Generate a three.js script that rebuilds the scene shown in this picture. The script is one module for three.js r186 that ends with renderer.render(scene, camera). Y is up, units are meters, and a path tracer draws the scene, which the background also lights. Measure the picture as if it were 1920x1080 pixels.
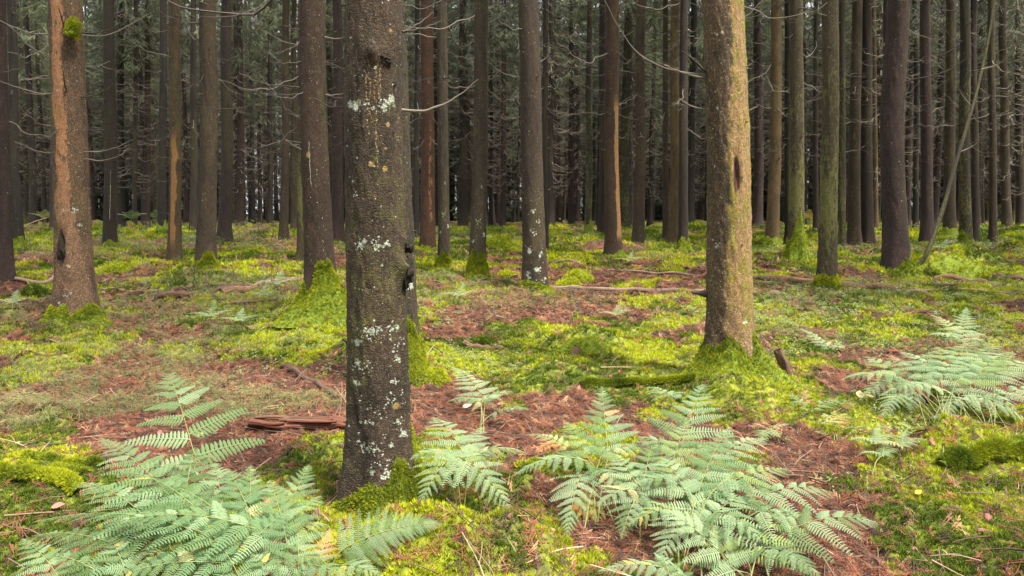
import * as THREE from 'three';
import { mergeGeometries } from 'three/addons/utils/BufferGeometryUtils.js';

// ------------------------------------------------------------------ camera, sky, sun, exposure
const scene = new THREE.Scene();
const EYE = 1.5, FOCAL = 1450, PITCH = THREE.MathUtils.degToRad(4), AXIS = 440;
const camera = new THREE.PerspectiveCamera(THREE.MathUtils.radToDeg(2 * Math.atan(540 / FOCAL)), 1920 / 1080, 0.05, 400);
camera.position.set(0, EYE, 0);
camera.rotation.x = -PITCH;
camera.setViewOffset(1920, 1080, 0, 540 - AXIS, 1920, 1080);
scene.add(camera);

const renderer = new THREE.WebGLRenderer({ antialias: true });
renderer.setSize(1024, 576);
renderer.shadowMap.enabled = true;
renderer.shadowMap.type = THREE.PCFSoftShadowMap;
renderer.toneMapping = THREE.LinearToneMapping;
renderer.toneMappingExposure = 7.2;

{ // an even overcast sky, a little brighter overhead
  const W = 64, H = 32, data = new Float32Array(W * H * 4);
  for (let y = 0; y < H; y++) for (let x = 0; x < W; x++) {
    const up = Math.max(0, Math.sin(((y + 0.5) / H - 0.5) * Math.PI)), v = 0.15 * (1 + 2 * up);
    data.set([v * 0.99, v, v * 1.03, 1], (y * W + x) * 4);
  }
  const sky = new THREE.DataTexture(data, W, H, THREE.RGBAFormat, THREE.FloatType);
  sky.mapping = THREE.EquirectangularReflectionMapping; sky.magFilter = THREE.LinearFilter; sky.needsUpdate = true;
  scene.background = sky; scene.environment = sky;
}
const sun = new THREE.DirectionalLight(0xfff3de, 1.5);
sun.position.set(17, 42, 5); sun.target.position.set(0, 0, -8);
sun.castShadow = true; sun.shadow.radius = 22; sun.shadow.mapSize.set(2048, 2048);
Object.assign(sun.shadow.camera, { left: -50, right: 50, top: 50, bottom: -50, near: 1, far: 160 });
sun.name = 'sun'; scene.add(sun, sun.target);

// ------------------------------------------------------------------ numbers and noise
function rngOf(seed) { let a = seed >>> 0; return () => { a = (a + 0x6d2b79f5) | 0; let t = Math.imul(a ^ (a >>> 15), 1 | a); t = (t + Math.imul(t ^ (t >>> 7), 61 | t)) ^ t; return ((t ^ (t >>> 14)) >>> 0) / 4294967296; }; }
const TAB = new Float32Array(65536); { const r = rngOf(77); for (let i = 0; i < 65536; i++) TAB[i] = r() * 2 - 1; }
const hash2 = (x, y) => TAB[(Math.imul(x, 374761393) + Math.imul(y, 668265263) >>> 8 ^ Math.imul(x, 1274126177) ^ y * 7919) & 65535];
function noise(x, y) {
  const ix = Math.floor(x), iy = Math.floor(y), fx = x - ix, fy = y - iy, u = fx * fx * (3 - 2 * fx), v = fy * fy * (3 - 2 * fy);
  const a = hash2(ix, iy), b = hash2(ix + 1, iy), c = hash2(ix, iy + 1), d = hash2(ix + 1, iy + 1);
  return a + (b - a) * u + (c - a + (a - b - c + d) * u) * v;
}
function fbm(x, y, n = 4) { let s = 0, a = 0.5; for (let i = 0; i < n; i++) { s += a * noise(x, y); x = x * 2.03 + 17.3; y = y * 2.03 - 9.1; a *= 0.5; } return s; }
const sstep = (a, b, x) => { const t = Math.min(1, Math.max(0, (x - a) / (b - a))); return t * t * (3 - 2 * t); };
const lerp = (a, b, t) => a + (b - a) * t, mix3 = (a, b, t) => [lerp(a[0], b[0], t), lerp(a[1], b[1], t), lerp(a[2], b[2], t)];
const V = (x, y, z) => new THREE.Vector3(x, y, z);
const lin = (r, g, b) => new THREE.Color().setRGB(r, g, b);

// ------------------------------------------------------------------ where things stand: sights taken from the photograph become points in metres
const cp = Math.cos(PITCH), sp = Math.sin(PITCH);
function sight(px, py) { const x = (px - 960) / FOCAL, y = -(py - AXIS) / FOCAL; return V(x, y * cp - sp, -cp - y * sp); }
function at(px, py, dist) { const s = sight(px, py); return s.multiplyScalar(dist / -s.z).add(V(0, EYE, 0)); }
const drop = (d) => (d > 17 ? -0.045 * (d - 17) ** 2 / (d - 9) : 0);
const rough = (x, z) => drop(-z) + 0.16 * fbm(x * 0.3 + 5, z * 0.3, 2);
let level = rough;
function foot(px, py) {
  const s = sight(px, py); let lo = 1, hi = 75;
  for (let i = 0; i < 40; i++) { const m = (lo + hi) / 2, k = m / -s.z; if (EYE + s.y * k > level(s.x * k, -m)) lo = m; else hi = m; }
  const k = lo / -s.z; return V(s.x * k, level(s.x * k, -lo), -lo);
}

// ------------------------------------------------------------------ objects
const taken = {};
function numbered(name) { const n = taken[name] = (taken[name] ?? -1) + 1; return n ? `${name}_${String(n).padStart(3, '0')}` : name; }
function tag(o, label, category, group, kind) { Object.assign(o.userData, { label, category }); if (group) o.userData.group = group; if (kind) o.userData.kind = kind; return o; }
function mesh(name, geometry, material, parent = scene) { const m = new THREE.Mesh(geometry, material); m.name = parent === scene ? numbered(name) : name; m.castShadow = m.receiveShadow = true; parent.add(m); return m; }
function thing(name, label, category, p, group) { const o = new THREE.Group(); o.name = numbered(name); o.position.copy(p); scene.add(o); return tag(o, label, category, group); }
function geo(pos, index, uv, color) {
  const g = new THREE.BufferGeometry();
  g.setAttribute('position', new THREE.Float32BufferAttribute(pos, 3));
  if (uv) g.setAttribute('uv', new THREE.Float32BufferAttribute(uv, 2));
  if (color) g.setAttribute('color', new THREE.Float32BufferAttribute(color, 3));
  if (index) g.setIndex(index);
  g.computeVertexNormals(); return g;
}
function texture(W, H, data, srgb, wrap = THREE.RepeatWrapping, wrapT = wrap) {
  const t = new THREE.DataTexture(data, W, H); t.magFilter = THREE.LinearFilter; t.minFilter = THREE.LinearMipmapLinearFilter; t.generateMipmaps = true;
  t.wrapS = wrap; t.wrapT = wrapT; if (srgb) t.colorSpace = THREE.SRGBColorSpace; t.needsUpdate = true; return t;
}
// a tapered tube through points; radius(t); relief adds bumps
function tube(points, radius, sides = 6, steps = 12, relief = 0, seed = 0, capped = false) {
  const curve = points.getPoint ? points : new THREE.CatmullRomCurve3(points), pos = [], uv = [], idx = [], fr = curve.computeFrenetFrames(steps, false), L = curve.getLength();
  for (let i = 0; i <= steps; i++) {
    const t = i / steps, p = curve.getPointAt(t), r = radius(t);
    for (let j = 0; j <= sides; j++) {
      const a = (j % sides) / sides * Math.PI * 2, k = r * (1 + relief * fbm(Math.cos(a) * 1.5 + seed, t * L * 6 + Math.sin(a) * 1.5, 3));
      const n = fr.normals[i], b = fr.binormals[i], c = Math.cos(a) * k, s = Math.sin(a) * k;
      pos.push(p.x + n.x * c + b.x * s, p.y + n.y * c + b.y * s, p.z + n.z * c + b.z * s); uv.push(j / sides, t * L / 2);
    }
  }
  for (let i = 0; i < steps; i++) for (let j = 0; j < sides; j++) { const a = i * (sides + 1) + j, b = a + sides + 1; idx.push(a, b, a + 1, a + 1, b, b + 1); }
  if (capped) for (const i of [0, steps]) {
    const p = curve.getPoint(i / steps), c = pos.length / 3; pos.push(p.x, p.y, p.z); uv.push(0.5, 0.5);
    for (let j = 0; j < sides; j++) { const a = i * (sides + 1) + j; i ? idx.push(c, a, a + 1) : idx.push(c, a + 1, a); }
  }
  return geo(pos, idx, uv);
}

// ------------------------------------------------------------------ trees measured in the photograph
// [x at the top edge, x at the foot, y of the foot, width in the photograph, bark, live crown starts at, label]
const TREES = [
  [717, 709, 950, 106, 'front', 9, 'thick dark spruce in front of all others, white lichen blotches in bands down its bark'],
  [1342, 1372, 715, 78, 'tan', 9, 'large spruce whose right half is yellow tan bark with an open dark scar'],
  [123, 143, 612, 60, 'peel', 9, 'large spruce at the left with an orange tan bare strip and mossy feet'],
  [594, 601, 572, 51, 'red', 9, 'reddish brown spruce standing on a wide bright moss cone'],
  [722, 751, 712, 66, 'grey', 9, 'spruce mostly hidden right behind the thick foremost trunk, mossy foot showing at its right'],
  [997, 1003, 548, 41, 'white', 9, 'straight brown spruce with white mottled foot near the middle of the picture'],
  [1562, 1550, 545, 31, 'moss', 9, 'slim olive green spruce with smooth mossy bark leaning slightly to the right'],
  [1683, 1680, 522, 42, 'dark', 9, 'thick dark spruce with a bright mossy root at the leaning sapling'],
  [387, 386, 514, 32, 'brown', 8, 'straight brown spruce with a collar of moss behind the fallen brushwood pile'],
  [325, 327, 493, 22, 'peel2', 8, 'narrow brown spruce with a long peeled streak beside the moss collared trunk'],
  [899, 895, 530, 28, 'grey', 8, 'grey brown spruce with a green moss boot left of the middle trunk'],
  [828, 833, 505, 20, 'grey', 8, 'slender grey spruce between the red trunk and the one with the moss boot'],
  [800, 802, 476, 26, 'red2', 8, 'rust red spruce just right of the thick foremost trunk'],
  [1152, 1150, 487, 28, 'stripe', 8, 'red brown spruce with a tan stripe down its right side'],
  [1493, 1493, 491, 27, 'moss', 8, 'brown spruce with a shaggy moss sleeve round its foot'],
  [201, 206, 470, 22, 'streak', 8, 'dark spruce with a thin white resin streak low on its trunk'],
  [-9, 7, 527, 30, 'dark', 8, 'dark spruce cut by the left edge of the picture'],
  [22, 35, 466, 17, 'dark', 7, 'slim dark spruce right beside the trunk cut by the left edge'],
  [568, 568, 492, 20, 'moss', 7, 'olive trunk half hidden at the left of the red spruce on its moss cone'],
  [634, 634, 456, 20, 'dark', 7, 'dark spruce seen between the red spruce and the foremost trunk'],
  [664, 662, 487, 24, 'brown', 7, 'brown spruce peeping out at the left edge of the foremost trunk'],
  [422, 421, 459, 22, 'dark', 7, 'dark spruce just right of the moss collared brown trunk'],
  [1202, 1197, 454, 20, 'brown', 7, 'even brown spruce next to the tan striped red trunk'],
  [1264, 1264, 459, 19, 'tanfar', 7, 'light tan slim spruce left of the large yellow tan trunk'],
  [1281, 1281, 475, 17, 'dark', 7, 'dark slim spruce with a moss foot touching the light tan one'],
  [1451, 1448, 461, 22, 'tanfar', 7, 'tan brown spruce right of the large yellow tan trunk'],
  [1611, 1601, 459, 21, 'brown', 7, 'brown spruce, the left one of a close pair right of the olive trunk'],
  [1627, 1626, 459, 21, 'dark', 7, 'dark spruce, the right one of a close pair right of the olive trunk'],
  [1738, 1738, 459, 21, 'dark', 7, 'dark spruce right behind the leaning sapling'],
  [1812, 1811, 469, 20, 'mossdark', 7, 'green tinged dark spruce crossed by the top of the leaning sapling'],
  [1781, 1781, 444, 20, 'brown', 6, 'spruce between the leaning sapling and the green tinged dark trunk'],
  [1862, 1862, 456, 13, 'brown', 6, 'thin straight brown spruce near the right edge'],
  [1886, 1888, 433, 16, 'brown', 5, 'second spruce from the right edge of the picture'],
  [1912, 1913, 428, 14, 'dark', 5, 'dark spruce at the right edge of the picture'],
  [98, 98, 437, 9, 'dark', 5, 'thin black spruce hugging the left side of the orange tan peeled trunk'],
  [225, 228, 428, 14, 'dark', 5, 'leaning dark spruce behind the one with the white resin streak'],
  [252, 252, 431, 9, 'dark', 5, 'thin dark spruce, first of three right of the resin streaked trunk'],
  [273, 274, 429, 12, 'dark', 5, 'thin dark spruce, second of three right of the resin streaked trunk'],
  [304, 304, 441, 15, 'dark', 6, 'dark spruce with a mossy foot, third of three right of the resin streaked trunk'],
  [363, 362, 438, 13, 'dark', 5, 'dark spruce between the peeled streak trunk and the moss collared trunk'],
  [450, 450, 430, 14, 'dark', 5, 'brown distant spruce in the gap left of the red trunk on its moss cone'],
  [506, 506, 426, 10, 'dark', 5, 'thin distant spruce standing alone in the gap left of the red trunk'],
  [534, 532, 450, 15, 'brown', 6, 'slim brown spruce left of the olive half hidden trunk'],
  [551, 551, 431, 11, 'brown', 5, 'thin brown spruce touching the left side of the olive half hidden trunk'],
  [780, 780, 446, 11, 'dark', 6, 'thin black spruce touching the right edge of the foremost trunk'],
  [868, 868, 427, 17, 'dark', 5, 'dark spruce between the slender grey trunk and the one with the moss boot'],
  [943, 943, 427, 11, 'dark', 5, 'thin distant spruce in the gap left of the middle trunk'],
  [920, 920, 425, 7, 'dark', 4, 'very thin distant spruce right of the moss booted trunk'],
  [1023, 1023, 480, 11, 'dark', 6, 'thin dark spruce clinging to the right side of the middle trunk'],
  [1071, 1071, 428, 11, 'dark', 5, 'thin distant spruce in the gap right of the middle trunk'],
  [1103, 1103, 441, 13, 'mossdark', 6, 'thin spruce with a green foot left of the tan striped red trunk'],
  [1129, 1128, 441, 15, 'dark', 6, 'dark spruce touching the left side of the tan striped red trunk'],
  [1183, 1182, 429, 11, 'dark', 5, 'thin dark spruce between the tan striped red trunk and the even brown one'],
  [1249, 1249, 454, 12, 'brown', 5, 'thin brown spruce touching the left side of the light tan one'],
  [1298, 1298, 427, 10, 'dark', 5, 'thin spruce touching the left side of the large yellow tan trunk'],
  [1420, 1420, 432, 18, 'dark', 5, 'dark distant spruce in the gap right of the large yellow tan trunk'],
  [1480, 1480, 461, 15, 'dark', 6, 'dark spruce behind the left side of the moss sleeved trunk'],
  [1508, 1508, 430, 8, 'dark', 5, 'thin distant spruce right of the moss sleeved trunk'],
  [1530, 1530, 439, 10, 'dark', 5, 'thin dark spruce just left of the slim olive trunk'],
  [1579, 1579, 461, 12, 'mossdark', 6, 'thin spruce behind the right side of the slim olive trunk'],
  [1640, 1642, 430, 9, 'tanfar', 5, 'thin pale crooked spruce right of the close pair of trunks'],
  [1664, 1664, 470, 14, 'dark', 6, 'thin dark spruce behind the left side of the thick dark one with the mossy root'],
  [1717, 1717, 431, 10, 'dark', 5, 'thin dark spruce right of the thick dark one with the mossy root'],
  [1830, 1829, 455, 13, 'dark', 6, 'dark spruce touching the right side of the green tinged dark trunk'],
  [1842, 1842, 424, 7, 'dark', 4, 'very thin distant spruce left of the thin straight brown one'],
  [57, 57, 418, 9, 'dark', 4, 'thin distant spruce near the left edge above the red litter'],
  [72, 72, 418, 8, 'dark', 4, 'thin distant spruce left of the black trunk that hugs the peeled one'],
];
// ------------------------------------------------------------------ the forest floor: height and what covers it
const blob = (px, py, r, w, k = 1) => { const p = foot(px, py); return [p.x, p.z, r, w, k]; };
const MOSS = [
  blob(1150, 640, 1.3, 0.5), blob(1000, 690, 0.8, 0.4), blob(1230, 700, 0.7, 0.5), blob(1850, 960, 0.6, 0.6), blob(1720, 1010, 0.45, 0.45), blob(1880, 1050, 0.4, 0.5), blob(1760, 930, 0.3, 0.4), blob(50, 790, 0.5, 0.5), blob(100, 870, 0.35, 0.6), blob(40, 945, 0.25, 0.6),
  blob(870, 1030, 0.4, 1.5), blob(720, 1050, 0.24, 1.3), blob(960, 1070, 0.2, 1.2), blob(620, 640, 1.1, 0.8), blob(640, 700, 0.4, 0.4), blob(1500, 640, 1.2, 0.45), blob(1820, 860, 0.5, 0.6), blob(1850, 520, 1.6, 0.6), blob(620, 870, 0.4, 0.5), blob(1380, 760, 0.5, 0.9), blob(800, 690, 0.35, 0.8),
  blob(120, 650, 0.6, 0.7), blob(110, 690, 0.4, 0.5), blob(1060, 740, 0.3, 0.4), blob(1700, 600, 1, 0.25), blob(740, 940, 0.22, 0.6),
  blob(220, 770, 0.6, -0.5), blob(150, 740, 0.8, -0.35), blob(420, 700, 0.9, -0.35), blob(300, 640, 1, -0.3), blob(330, 860, 0.5, -0.4), blob(700, 790, 0.5, -0.4), blob(960, 860, 0.4, -0.4), blob(1250, 960, 0.5, -0.3), blob(480, 750, 0.7, -0.35), blob(560, 840, 0.5, -0.5), blob(1050, 800, 0.5, -0.35), blob(1600, 880, 0.55, -0.5), blob(1130, 1000, 0.4, -0.7), blob(1000, 590, 1.3, -0.55), blob(1540, 1000, 0.4, -0.4), blob(770, 1045, 0.1, -0.9), blob(230, 720, 0.5, -0.3),
  blob(1180, 520, 1.6, -0.4), blob(480, 450, 2.2, -0.5), blob(60, 430, 3, -0.6), blob(860, 590, 0.8, -0.2), blob(40, 620, 0.8, -0.4), blob(1600, 600, 0.8, -0.2),
];
const GRASS = [blob(420, 640, 1.6, 0.5), blob(300, 600, 1.8, 0.4), blob(840, 560, 1.4, 0.5), blob(1480, 610, 1.3, 0.4), blob(230, 560, 1.6, 0.3), blob(1620, 540, 1.5, 0.3), blob(1850, 620, 1, 0.2)];
// [x, y, radius across, radius along the sight, height]
const MOUNDS = [
  [870, 1040, 0.3, 0.22, 0.13], [720, 1065, 0.24, 0.2, 0.1], [1105, 650, 0.28, 0.3, 0.13], [1210, 712, 0.75, 0.12, 0.07], [1050, 705, 0.2, 0.4, 0.07], [620, 610, 0.55, 0.6, 0.16], [640, 680, 0.35, 0.3, 0.1], [1385, 765, 0.42, 0.34, 0.16],
  [90, 680, 0.4, 0.2, 0.1], [1850, 860, 0.6, 0.14, 0.16], [1790, 512, 0.9, 0.6, 0.2], [1900, 480, 1, 0.8, 0.2], [225, 505, 0.5, 0.5, 0.16], [810, 700, 0.22, 0.3, 0.15], [1080, 745, 0.14, 0.3, 0.06], [40, 785, 0.3, 0.2, 0.08], [1000, 925, 0.2, 0.12, 0.05], [1560, 720, 0.4, 0.3, 0.06],
  [1490, 512, 0.6, 0.4, 0.1], [620, 470, 0.6, 0.5, 0.14], [300, 450, 0.8, 0.8, 0.16], [940, 470, 0.8, 0.6, 0.14], [1040, 460, 0.8, 0.8, 0.15], [1150, 830, 0.3, 0.2, 0.06],
].map(([x, y, rx, rz, h]) => { const p = foot(x, y); return [p.x, p.z, rx, rz, h]; });
const TILE = 22;   // metres; the cover repeats mirrored beyond it
const fold = (v) => { v = ((v % (2 * TILE)) + 2 * TILE) % (2 * TILE); return v > TILE ? 2 * TILE - v : v; };
const near = (list, x, z) => { let s = 0; for (const [bx, bz, r, w] of list) { const q = ((x - bx) ** 2 + (z - bz) ** 2) / (r * r); if (q < 6) s += w * Math.exp(-q); } return s; };
function cover(x, z) {                                            // [moss, grass, tone]
  const fx = fold(x + TILE / 2) - TILE / 2, fz = -fold(-z);
  const m = 0.75 * fbm(fx * 0.8 + 3, fz * 0.8, 3) + 1.0 * fbm(fx * 2.6, fz * 2.6 + 40, 3) + 0.4 * fbm(fx * 11 + 9, fz * 11, 3) + near(MOSS, fx, fz) - 0.02 + 0.14 * sstep(6, 11, -fz);
  const g = 0.9 * fbm(fx * 0.6 + 80, fz * 0.6 + 11, 2) + 0.5 * fbm(fx * 2.4, fz * 2.4 + 70, 2) + near(GRASS, fx, fz) - 0.22;
  return [sstep(-0.1, 0.14, m), sstep(-0.05, 0.3, g), 0.8 * fbm(fx * 1.7 + 31, fz * 1.7, 2) + 0.5 * fbm(fx * 7 + 3, fz * 7 + 61, 2)];
}
function floorAt(x, z) {
  let h = rough(x, z);
  if (z > -45 && z < 3 && Math.abs(x) < 40) {
    h += 0.06 * fbm(x * 1.4, z * 1.4 + 7, 3) + 0.055 * fbm(x * 5.2, z * 5.2, 3) + 0.018 * noise(x * 17, z * 17) + 0.008 * noise(x * 41, z * 41) + (z > -16 ? 0.035 * cover(x, z)[0] : 0) + 0.16 * sstep(0.2, 0.8, noise(x * 0.95 + 3, z * 0.95)) * sstep(8, 12, -z);
    for (const [mx, mz, rx, rz, mh] of MOUNDS) { const q = ((x - mx) / rx) ** 2 + ((z - mz) / rz) ** 2; if (q < 5) h += mh * Math.exp(-q) * (1 + 0.35 * noise(x * 9, z * 9)); }
  }
  return h;
}
level = floorAt;
const trees = TREES.map(([xt, xb, yb, w, bark, crown, label], i) => {
  const p = foot(xb, yb), d = -p.z, top = at(xt, 0, d), h = top.y - p.y;
  return { i, p, d, r: w * d / FOCAL / 2, lean: (top.x - p.x) / h, bark, crown, label, yaw: Math.atan2(-p.x, d) };
});
function ground(x, z) {
  let h = floorAt(x, z);
  if (z > -45 && z < 3 && Math.abs(x) < 40) {
    for (const t of trees) { const q = ((x - t.p.x) ** 2 + (z - t.p.z) ** 2) / (t.r * 2.6) ** 2; if (q < 5) h += 0.28 * t.r * Math.exp(-q); }
  }
  return h;
}
console.log('start');
const LITTER = [[80, 50, 36], [98, 60, 44], [54, 34, 26], [116, 78, 56]], MOSSC = [[106, 116, 22], [76, 88, 20], [130, 134, 30], [60, 70, 20]], GRASSC = [[112, 110, 62], [90, 92, 50]];
{
  const N = 2048, col = new Uint8Array(N * N * 4), hgt = new Uint8Array(N * N * 4), S = TILE / N;
  for (let j = 0; j < N; j++) for (let i = 0; i < N; i++) {
    const x = (i + 0.5) * S - TILE / 2, z = -(j + 0.5) * S, o = (j * N + i) * 4;
    const [m, g, tone] = cover(x, z);
    const f1 = noise(x * 60, z * 60), f2 = noise(x * 33 + 7, z * 110), f3 = noise(x * 140, z * 45 + 3), f4 = noise(x * 9, z * 9 + 30);
    const li = mix3(mix3(LITTER[0], LITTER[2], sstep(-0.2, 0.6, f4)), f2 > 0.35 ? LITTER[3] : LITTER[1], sstep(0, 0.9, Math.max(f2, f3)));
    const mo = mix3(mix3(MOSSC[0], MOSSC[1], sstep(-0.3, 0.4, -tone)), f1 > 0 ? MOSSC[2] : MOSSC[3], Math.abs(f1) * 0.8);
    const gr = mix3(GRASSC[0], GRASSC[1], f2 * 0.5 + 0.5);
    let c = mix3(li, mo, m); c = mix3(c, gr, g * 0.55);
    const k = 1 + 0.16 * f1 + 0.12 * f3;
    col[o] = Math.min(255, c[0] * k); col[o + 1] = Math.min(255, c[1] * k); col[o + 2] = Math.min(255, c[2] * k); col[o + 3] = 255;
    const hh = 128 + 50 * f1 + 34 * f2 * (1 - m) + 40 * f4 * m + 20 * f3; hgt[o] = hgt[o + 1] = hgt[o + 2] = Math.max(0, Math.min(255, hh)); hgt[o + 3] = 255;
  }
  const A = [], R = [0.05]; for (let a = -54; a < 54; a += 0.225) A.push(a); for (let a = 54; a <= 306; a += 5) A.push(a);
  for (let r = 0.4; r < 2.4; r += 0.12) R.push(r); for (let r = 2.4; r < 170; r *= 1.0128) R.push(r);
  const pos = [], uv = [], idx = [], nA = A.length;
  for (const r of R) for (const a of A) { const q = a * Math.PI / 180, x = Math.sin(q) * r, z = 1 - Math.cos(q) * r; pos.push(x, ground(x, z), z); uv.push((x + TILE / 2) / TILE, -z / TILE); }
  for (let i = 0; i < R.length - 1; i++) for (let j = 0; j < nA - 1; j++) { const a = i * nA + j, b = a + nA; idx.push(a, a + 1, b, b, a + 1, b + 1); }
  const M = THREE.MirroredRepeatWrapping, mat = new THREE.MeshStandardMaterial({ map: texture(N, N, col, true, M), bumpMap: texture(N, N, hgt, false, M), bumpScale: 0.03, roughness: 0.95, name: 'forest_floor' });
  const g = mesh('ground', geo(pos, idx, uv), mat); g.userData.kind = 'structure'; g.userData.label = 'forest floor of red needle litter, moss and thin grass'; g.userData.category = 'ground';
}
console.log('ground');

// ------------------------------------------------------------------ bark
// spots: [kind, u, height, size]; u = 0.5 faces the path, 0.75 its right side
function bark({ W = 512, H = 1024, circ = 1, tall = 3, seed = 1, base, dark, light, algae = 0.3, specks = 200, patch, spots = [], scar }) {
  const col = new Uint8Array(W * H * 4), hgt = new Uint8Array(W * H * 4), r = rngOf(seed * 131 + 5), white = new Float32Array(W * H);
  const kind = new Uint8Array(W * H), put = (u, h, size, k, n = 1) => {
    const cx = u * W, cy = h / tall * H, rx = size / circ * W, ry = size / tall * H;
    for (let y = Math.max(0, Math.floor(cy - ry * 1.5)); y < Math.min(H, cy + ry * 1.5 + 1); y++) for (let x = Math.max(0, Math.floor(cx - rx * 1.5)); x < Math.min(W, cx + rx * 1.5 + 1); x++) {
      const q = Math.hypot((x + 0.5 - cx) / Math.max(rx, 0.7), (y + 0.5 - cy) / Math.max(ry, 0.7)), v = sstep(1.2, 0.6, q + (k === 2 ? 0.2 : 0.6) * noise(x * 0.3 + n, y * 0.3));
      if (v > white[y * W + x]) { white[y * W + x] = v; kind[y * W + x] = k; }
    }
  };
  for (let i = 0; i < specks; i++) put(r(), r() * tall, 0.0012 + 0.0045 * r() ** 3, r() < 0.85 ? 0 : 1, i);
  for (const [k, u, h, s] of spots) {
    if (k === 'splotch') for (let i = 0; i < 13; i++) { const a = r() * 6.3, q = s * 1.2 * r(); put(u + Math.cos(a) * q / circ, h + Math.sin(a) * q * 0.8, s * (0.09 + 0.5 * r() * r()), r() < 0.3 ? 3 : 0, i); }
    else if (k === 'dust') for (let i = 0; i < 20; i++) put(u + (r() - 0.5) * s * 2 / circ, h + (r() - 0.5) * s * 1.3, 0.0015 + 0.004 * r() ** 2, 0, i);
    else if (k === 'resin') for (let i = 0, y = h; i < 46; i++) { y -= s / 46 * 2 * r(); if (r() < 0.7) put(u + 0.008 * noise(i * 0.2, h * 40) / circ + (r() - 0.5) * 0.005 / circ, y, 0.0016 + 0.0034 * r() * r(), 2, i); }
    else if (k === 'streak') for (let i = 0, y = h; i < 120; i++) { y -= s / 120; put(u + 0.006 * noise(i * 0.1, seed) / circ, y, 0.004, 0, i); }
    else if (k === 'disc') put(u, h, s, 2, seed);
    else if (k === 'ring') for (let i = 0; i < 16; i++) put(u + Math.cos(i * 0.39) * s / circ, h + Math.sin(i * 0.39) * s, 0.003, 1, i);
    else if (k === 'green') for (let i = 0; i < 40; i++) { const a = r() * 6.3, q = s * Math.sqrt(r()); put(u + Math.cos(a) * q / circ, h + Math.sin(a) * q * 1.2, s * 0.2, 4, i); }
  }
  const WH = [[192, 204, 196], [150, 134, 106], [166, 142, 92], [142, 160, 132], [112, 124, 40]], cx = 0.009, cy = 0.013;
  for (let y = 0; y < H; y++) for (let x = 0; x < W; x++) {
    const u = (x + 0.5) / W, a = u * circ, h = (y + 0.5) / H * tall, o = (y * W + x) * 4;
    const wx = a + 0.004 * noise(a * 90, h * 90), wy = h + 0.005 * noise(a * 80 + 9, h * 80), gx = Math.floor(wx / cx), gy = Math.floor(wy / cy);
    let f1 = 9, f2 = 9, id = 0;
    for (let dy = -1; dy <= 1; dy++) for (let dx = -1; dx <= 1; dx++) {
      const jx = gx + dx, jy = gy + dy, q = (jx + 0.5 + 0.45 * hash2(jx + seed, jy) - wx / cx) ** 2 + (jy + 0.5 + 0.45 * hash2(jx, jy + seed + 99) - wy / cy) ** 2;
      if (q < f1) { f2 = f1; f1 = q; id = hash2(jx + 7, jy + 3); } else if (q < f2) f2 = q;
    }
    const edge = sstep(0.02, 0.28, Math.sqrt(f2) - Math.sqrt(f1)), n1 = fbm(a * 9 + seed, h * 4, 4), n2 = noise(a * 260, h * 200), n3 = fbm(a * 32, h * 20 + seed, 3);
    let c = mix3(base, dark, sstep(-0.35, 0.45, n1 + 0.5 * n3)); c = mix3(c, light, sstep(0.25, 0.95, n2 + 0.6 * id) * 0.5);
    const al = sstep(0.05, 0.5, fbm(a * 2.6 + seed * 3, h * 0.9, 3) + 0.6 * n3) * algae; c = mix3(c, [92, 92, 48], al);
    let lift = 0;
    if (patch) { const [pc, w] = patch(u, h, n1, n3, n2); if (w > 0) { c = mix3(c, mix3(pc, light, sstep(0.2, 0.9, n2) * 0.3), w); lift = -w * 22; } }
    const k = (0.88 + 0.12 * edge) * (1 + 0.16 * id + 0.1 * n2); c = [c[0] * k, c[1] * k, c[2] * k];
    const w = white[y * W + x]; if (w > 0) c = mix3(c, WH[kind[y * W + x]], w * (0.82 + 0.16 * n2));
    if (scar) { const q = Math.hypot((u - scar[0]) * circ / scar[2] + 0.2 * n3, (h - scar[1]) / scar[3] + 0.15 * n1); if (q < 1.2) { const s = sstep(1.12, 0.85, q); c = mix3(c, mix3([62, 40, 34], [112, 74, 62], sstep(0, 0.7, noise(a * 160, h * 22))), s); } }
    for (let q = 0; q < 3; q++) col[o + q] = Math.max(0, Math.min(255, c[q]));
    col[o + 3] = 255;
    const e = 110 + lift + 70 * edge + 28 * id + 40 * n3 + 16 * n2 + 30 * w; hgt[o] = hgt[o + 1] = hgt[o + 2] = Math.max(0, Math.min(255, e)); hgt[o + 3] = 255;
  }
  const M = THREE.MirroredRepeatWrapping;
  const m = new THREE.MeshStandardMaterial({ map: texture(W, H, col, true, THREE.RepeatWrapping, M), bumpMap: texture(W, H, hgt, false, THREE.RepeatWrapping, M), bumpScale: 0.009, roughness: 0.9, name: 'spruce_bark' });
  m.userData.tall = tall; return m;
}
const sideOf = (s) => 0.5 + Math.asin(Math.max(-1, Math.min(1, s))) / (2 * Math.PI);
const tF = trees[0], heightOn = (t, py) => at(960, py, t.d - t.r).y - t.p.y;            // how high on a trunk a row of the photograph lies
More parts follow.
